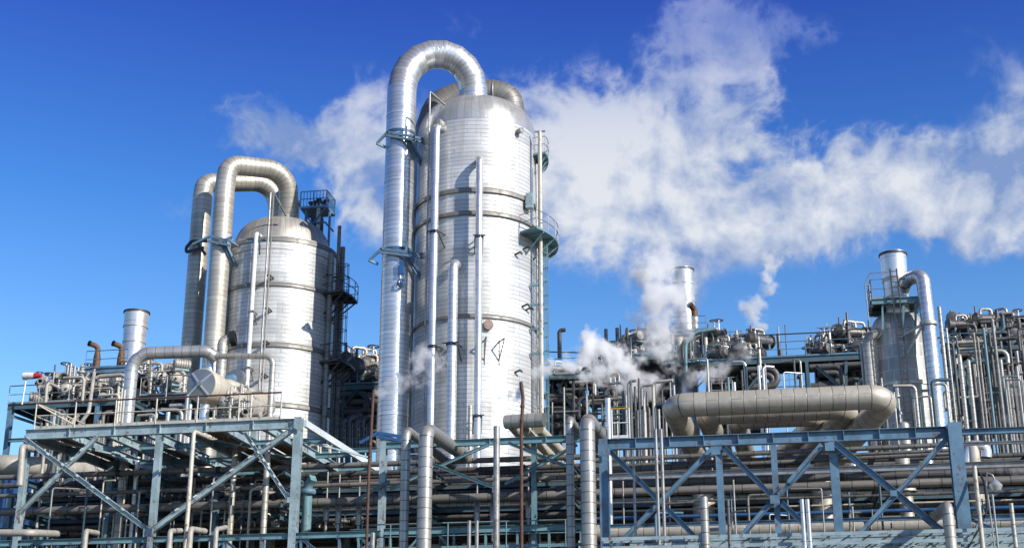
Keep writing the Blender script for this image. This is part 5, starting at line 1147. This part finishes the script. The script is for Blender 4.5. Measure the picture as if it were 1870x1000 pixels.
# ------------------------------------------------------------------ steam let off near the plant
def steam(label, blobs, dens, nscale, seed, thr=.5, amp=2.5):
    nscale *= 1.5; dens *= 1.3; thr = .55 if dens < 4 else .45
    C = [(pp(x, y, Y), rx*mpp(pp(x, y, Y)), ry*mpp(pp(x, y, Y))) for (x, y, Y, rx, ry) in blobs]
    lo = Vector([min(c[0][i] - 1.5*max(c[1], c[2]) for c in C) for i in range(3)]); hi = Vector([max(c[0][i] + 1.5*max(c[1], c[2]) for c in C) for i in range(3)])
    cen = (lo+hi)/2; mb = MB(); mb.bar((cen.x, cen.y, lo.z), (cen.x, cen.y, hi.z), hi.x-lo.x, hi.y-lo.y, up=(0, 1, 0))
    m = bpy.data.materials.new('steam_mat'); m.use_nodes = True; t = m.node_tree; t.nodes.clear(); gg = G(t); M['_steam'] = m
    geo = gg.n('ShaderNodeTexCoord').outputs['Object']
    P_ = gg.v('ADD', geo, tuple(cen))
    wv = gg.scale(gg.v('SUBTRACT', gg.noise(gg.v('ADD', P_, (seed*7.7, 0, 0)), nscale*.7, 2, .5, out=1), (.5, .5, .5)), 1.6 / nscale * .7)
    Pw = gg.v('ADD', P_, wv); tot = None
    for c, rx, ry in C:
        d = gg.v('SUBTRACT', Pw, tuple(c)); d = gg.v('MULTIPLY', d, (1/rx, 1/rx, 1/ry)); L = gg.v('DOT_PRODUCT', d, d, 1)
        k = gg.m('EXPONENT', gg.m('MULTIPLY', L, -1.3)); tot = k if tot is None else gg.m('ADD', tot, k)
    nz_ = gg.noise(gg.v('ADD', P_, (seed*3.3, seed, 0)), nscale, 7, .66)
    tc_ = gg.m('SUBTRACT', 1.0, gg.m('EXPONENT', gg.m('MULTIPLY', tot, -1.15)))
    f = gg.m('ADD', tc_, gg.m('MULTIPLY', gg.m('SUBTRACT', nz_, .5), 4.0)); f = gg.smooth(f, thr, thr + 1.0)
    f = gg.m('MULTIPLY', f, gg.smooth(tot, .06, .3))
    vol = gg.n('ShaderNodeVolumePrincipled'); vol.inputs['Color'].default_value = (.985, .985, .99, 1); vol.inputs['Anisotropy'].default_value = .0
    t.links.new(gg.m('MULTIPLY', f, dens), vol.inputs['Density']); out = gg.n('ShaderNodeOutputMaterial'); t.links.new(vol.outputs[0], out.inputs['Volume'])
    o = mb.build('steam', '_steam', None, cen); tag(o, label, 'steam', kind='stuff'); return o
stubs('one of the slender pipes crowding the foot of right column', 'slender pipes at the right column foot', 16, 1575, 1730, 690, 750, 790, 70, 74, 3, 7, ['gear_dark', 'galv', 'weathered', 'deck_steel'], .5, zb=4)
stubs('one of the thin uprights in front of the shaded rack tiers at left', 'thin uprights before the left rack', 26, 20, 690, 870, 960, 1000, 51, 56, 2.5, 5, ['deck_steel', 'galv', 'rack_pipe', 'cream'], .4, zb=2, name='standpipe')
stubs('one of the thin uprights in front of shaded rack tiers at right', 'thin uprights before the right rack', 26, 1110, 1860, 870, 960, 1000, 48, 52, 2.5, 5, ['deck_steel', 'galv', 'rack_pipe', 'blue_steel'], .4, zb=2, name='standpipe')
SC = [('dark scaffold wrapped round equipment left of the right column', 1500, 1530, 640, 598, 97), ('dark scaffold cage standing right of centre right chimney', 1318, 1352, 645, 606, 97), ('dark scaffold cage near the steam left of centre right chimney', 1165, 1200, 645, 612, 99), ('dark scaffold cage on the far right deck', 1742, 1790, 636, 590, 95), ('smaller dark scaffold cage close to the right edge', 1825, 1860, 636, 604, 96), ('thin scaffold cage on the deck between the silver columns', 655, 680, 700, 672, 96), ('dark scaffold cage at the middle of upper left deck', 100, 130, 735, 690, 76), ('dark scaffold cage under long deck beside the beige loops', 1300, 1340, 760, 690, 92), ('dark scaffold cage amid tubes at far right', 1790, 1850, 775, 690, 86)]
for lab, x0, x1, y0, y1, Y in SC:
    t = thing('scaffold', lab, 'scaffold', pp(x0, y0, Y)); a, b = pp(x0, y0, Y), pp(x1, y0, Y); b.z = a.z; H_ = pp(x0, y1, Y).z - a.z; n_ = max(2, int((b.x-a.x)/1.0)); m_ = max(2, int(H_/.8))
    for dy in (0, 1.6):
        for k in range(n_ + 1): p = a.lerp(b, k/n_) + Vector((0, dy, 0)); MB().tube([p, p + Vector((0, 0, H_*random.uniform(.85, 1.1)))], .04, 6).build('standard', random.choice(('galv', 'dark_steel', 'gear_dark')), t)
        for k in range(1, m_ + 1): z = Vector((0, dy, H_*k/m_)); MB().tube([a + z - Vector((.2, 0, 0)), b + z + Vector((.2, 0, 0))], .035, 6).build('ledger', 'galv', t)
    MB().tube([a, Vector((b.x, b.y, a.z + H_))], .035, 6).build('brace', 'galv', t)
stubs('one of the dark thin uprights in the gap right of the tallest column', 'dark uprights right of the tallest column', 22, 1002, 1140, 692, 740, 790, 86, 94, 2.5, 6, ['dark_pipe', 'gear_dark', 'deck_steel', 'galv'], .5, zb=4, name='standpipe')
hruns('one of the small pipes tangled right of the tallest column', 'small pipes right of the tallest column', 26, 1000, 1130, 675, 790, 88, 95, 3, 8, ['dark_pipe', 'gear_dark', 'deck_steel', 'galv', 'weathered'], 15, 60)
hruns('one of the thin pipes tangled over the decks beside the right column', 'thin pipes over the decks by the right column', 30, 1490, 1600, 615, 780, 92, 98, 2.5, 7, ['dark_pipe', 'gear_dark', 'deck_steel', 'galv', 'weathered'], 12, 50)
hruns('one of the thin dark pipes woven between the far right tubes', 'thin dark pipes among the far right tubes', 40, 1735, 1868, 590, 785, 82, 96, 3, 9, ['dark_pipe', 'gear_dark', 'deck_steel', 'dark_pipe', 'weathered'], 12, 60)
stubs('one of the short thin masts bristling above the far decks', 'thin masts above the far decks', 22, 1125, 1600, 590, 640, 655, 94, 99, 1.6, 3.5, ['dark_steel', 'gear_dark', 'galv'], .3, name='mast')
stubs('one of the short thin masts bristling above far right deck', 'thin masts above far right deck', 14, 1735, 1868, 578, 615, 640, 92, 97, 1.6, 3.5, ['dark_steel', 'gear_dark', 'galv'], .3, name='mast')
stubs('one of the thin masts bristling above upper left deck', 'thin masts above upper left deck', 12, 85, 330, 655, 690, 735, 73, 79, 1.8, 3.5, ['galv', 'cream', 'gear_dark'], .3, name='mast')
steam('thin torn steam drifting before the foot of the tallest column', [(700, 716, 70, 22, 12), (728, 706, 70, 24, 20), (755, 680, 70, 26, 26), (785, 662, 70, 24, 24), (795, 690, 70, 22, 26), (770, 650, 70, 22, 26), (715, 700, 70, 20, 16), (800, 655, 70, 20, 20)], 2.2, .75, 1, thr=.30)
steam('white steam drifting right from the tallest column', [(954, 686, 78, 14, 9), (972, 681, 78.4, 20, 13), (995, 675, 79, 26, 18), (1025, 668, 81, 32, 22), (1060, 660, 83, 34, 26), (1120, 655, 88, 34, 24), (1080, 625, 87, 20, 28), (1100, 672, 87, 30, 26), (1135, 700, 88, 32, 24), (1150, 680, 88, 34, 30), (1080, 640, 87, 26, 26), (1060, 690, 86, 30, 16)], 5.2, .5, 2, thr=.22)
steam('rising white steam column beside the centre right chimney', [(1175, 690, 90, 34, 28), (1200, 650, 91, 34, 34), (1205, 600, 92, 36, 40), (1200, 560, 92, 40, 36), (1225, 540, 93, 36, 36), (1190, 515, 93, 36, 30), (1270, 690, 92, 40, 18), (1310, 680, 92, 40, 22), (1340, 650, 92, 34, 20), (1180, 720, 90, 30, 20), (1215, 620, 92, 40, 40), (1205, 480, 94, 44, 32), (1165, 500, 94, 36, 24), (1240, 575, 92, 30, 40), (1185, 560, 93, 44, 40), (1215, 520, 94, 50, 40)], 2.4, .42, 3, thr=.26)
steam('slim rising wisp of steam between centre chimney and right column', [(1360, 640, 96, 22, 34), (1370, 590, 98, 20, 34), (1388, 550, 99, 20, 30), (1400, 515, 100, 24, 30), (1410, 485, 101, 26, 22), (1352, 665, 96, 34, 30), (1380, 570, 98, 30, 34), (1420, 465, 102, 30, 24)], 2.4, .5, 4, thr=.30)
steam('thin grey steam low at the right picture edge', [(1850, 700, 80, 34, 16), (1875, 712, 80, 30, 18), (1850, 760, 78, 26, 16)], .45, .5, 5, thr=.4)
steam('thin grey steam over rack pipes at lower right', [(1850, 858, 52, 36, 14), (1885, 872, 52, 26, 14), (1810, 852, 52, 26, 9)], .7, .9, 6, thr=.42)
for o in list(bpy.data.objects):
    for k in ('_o', '_r'):
        if k in o: del o[k]
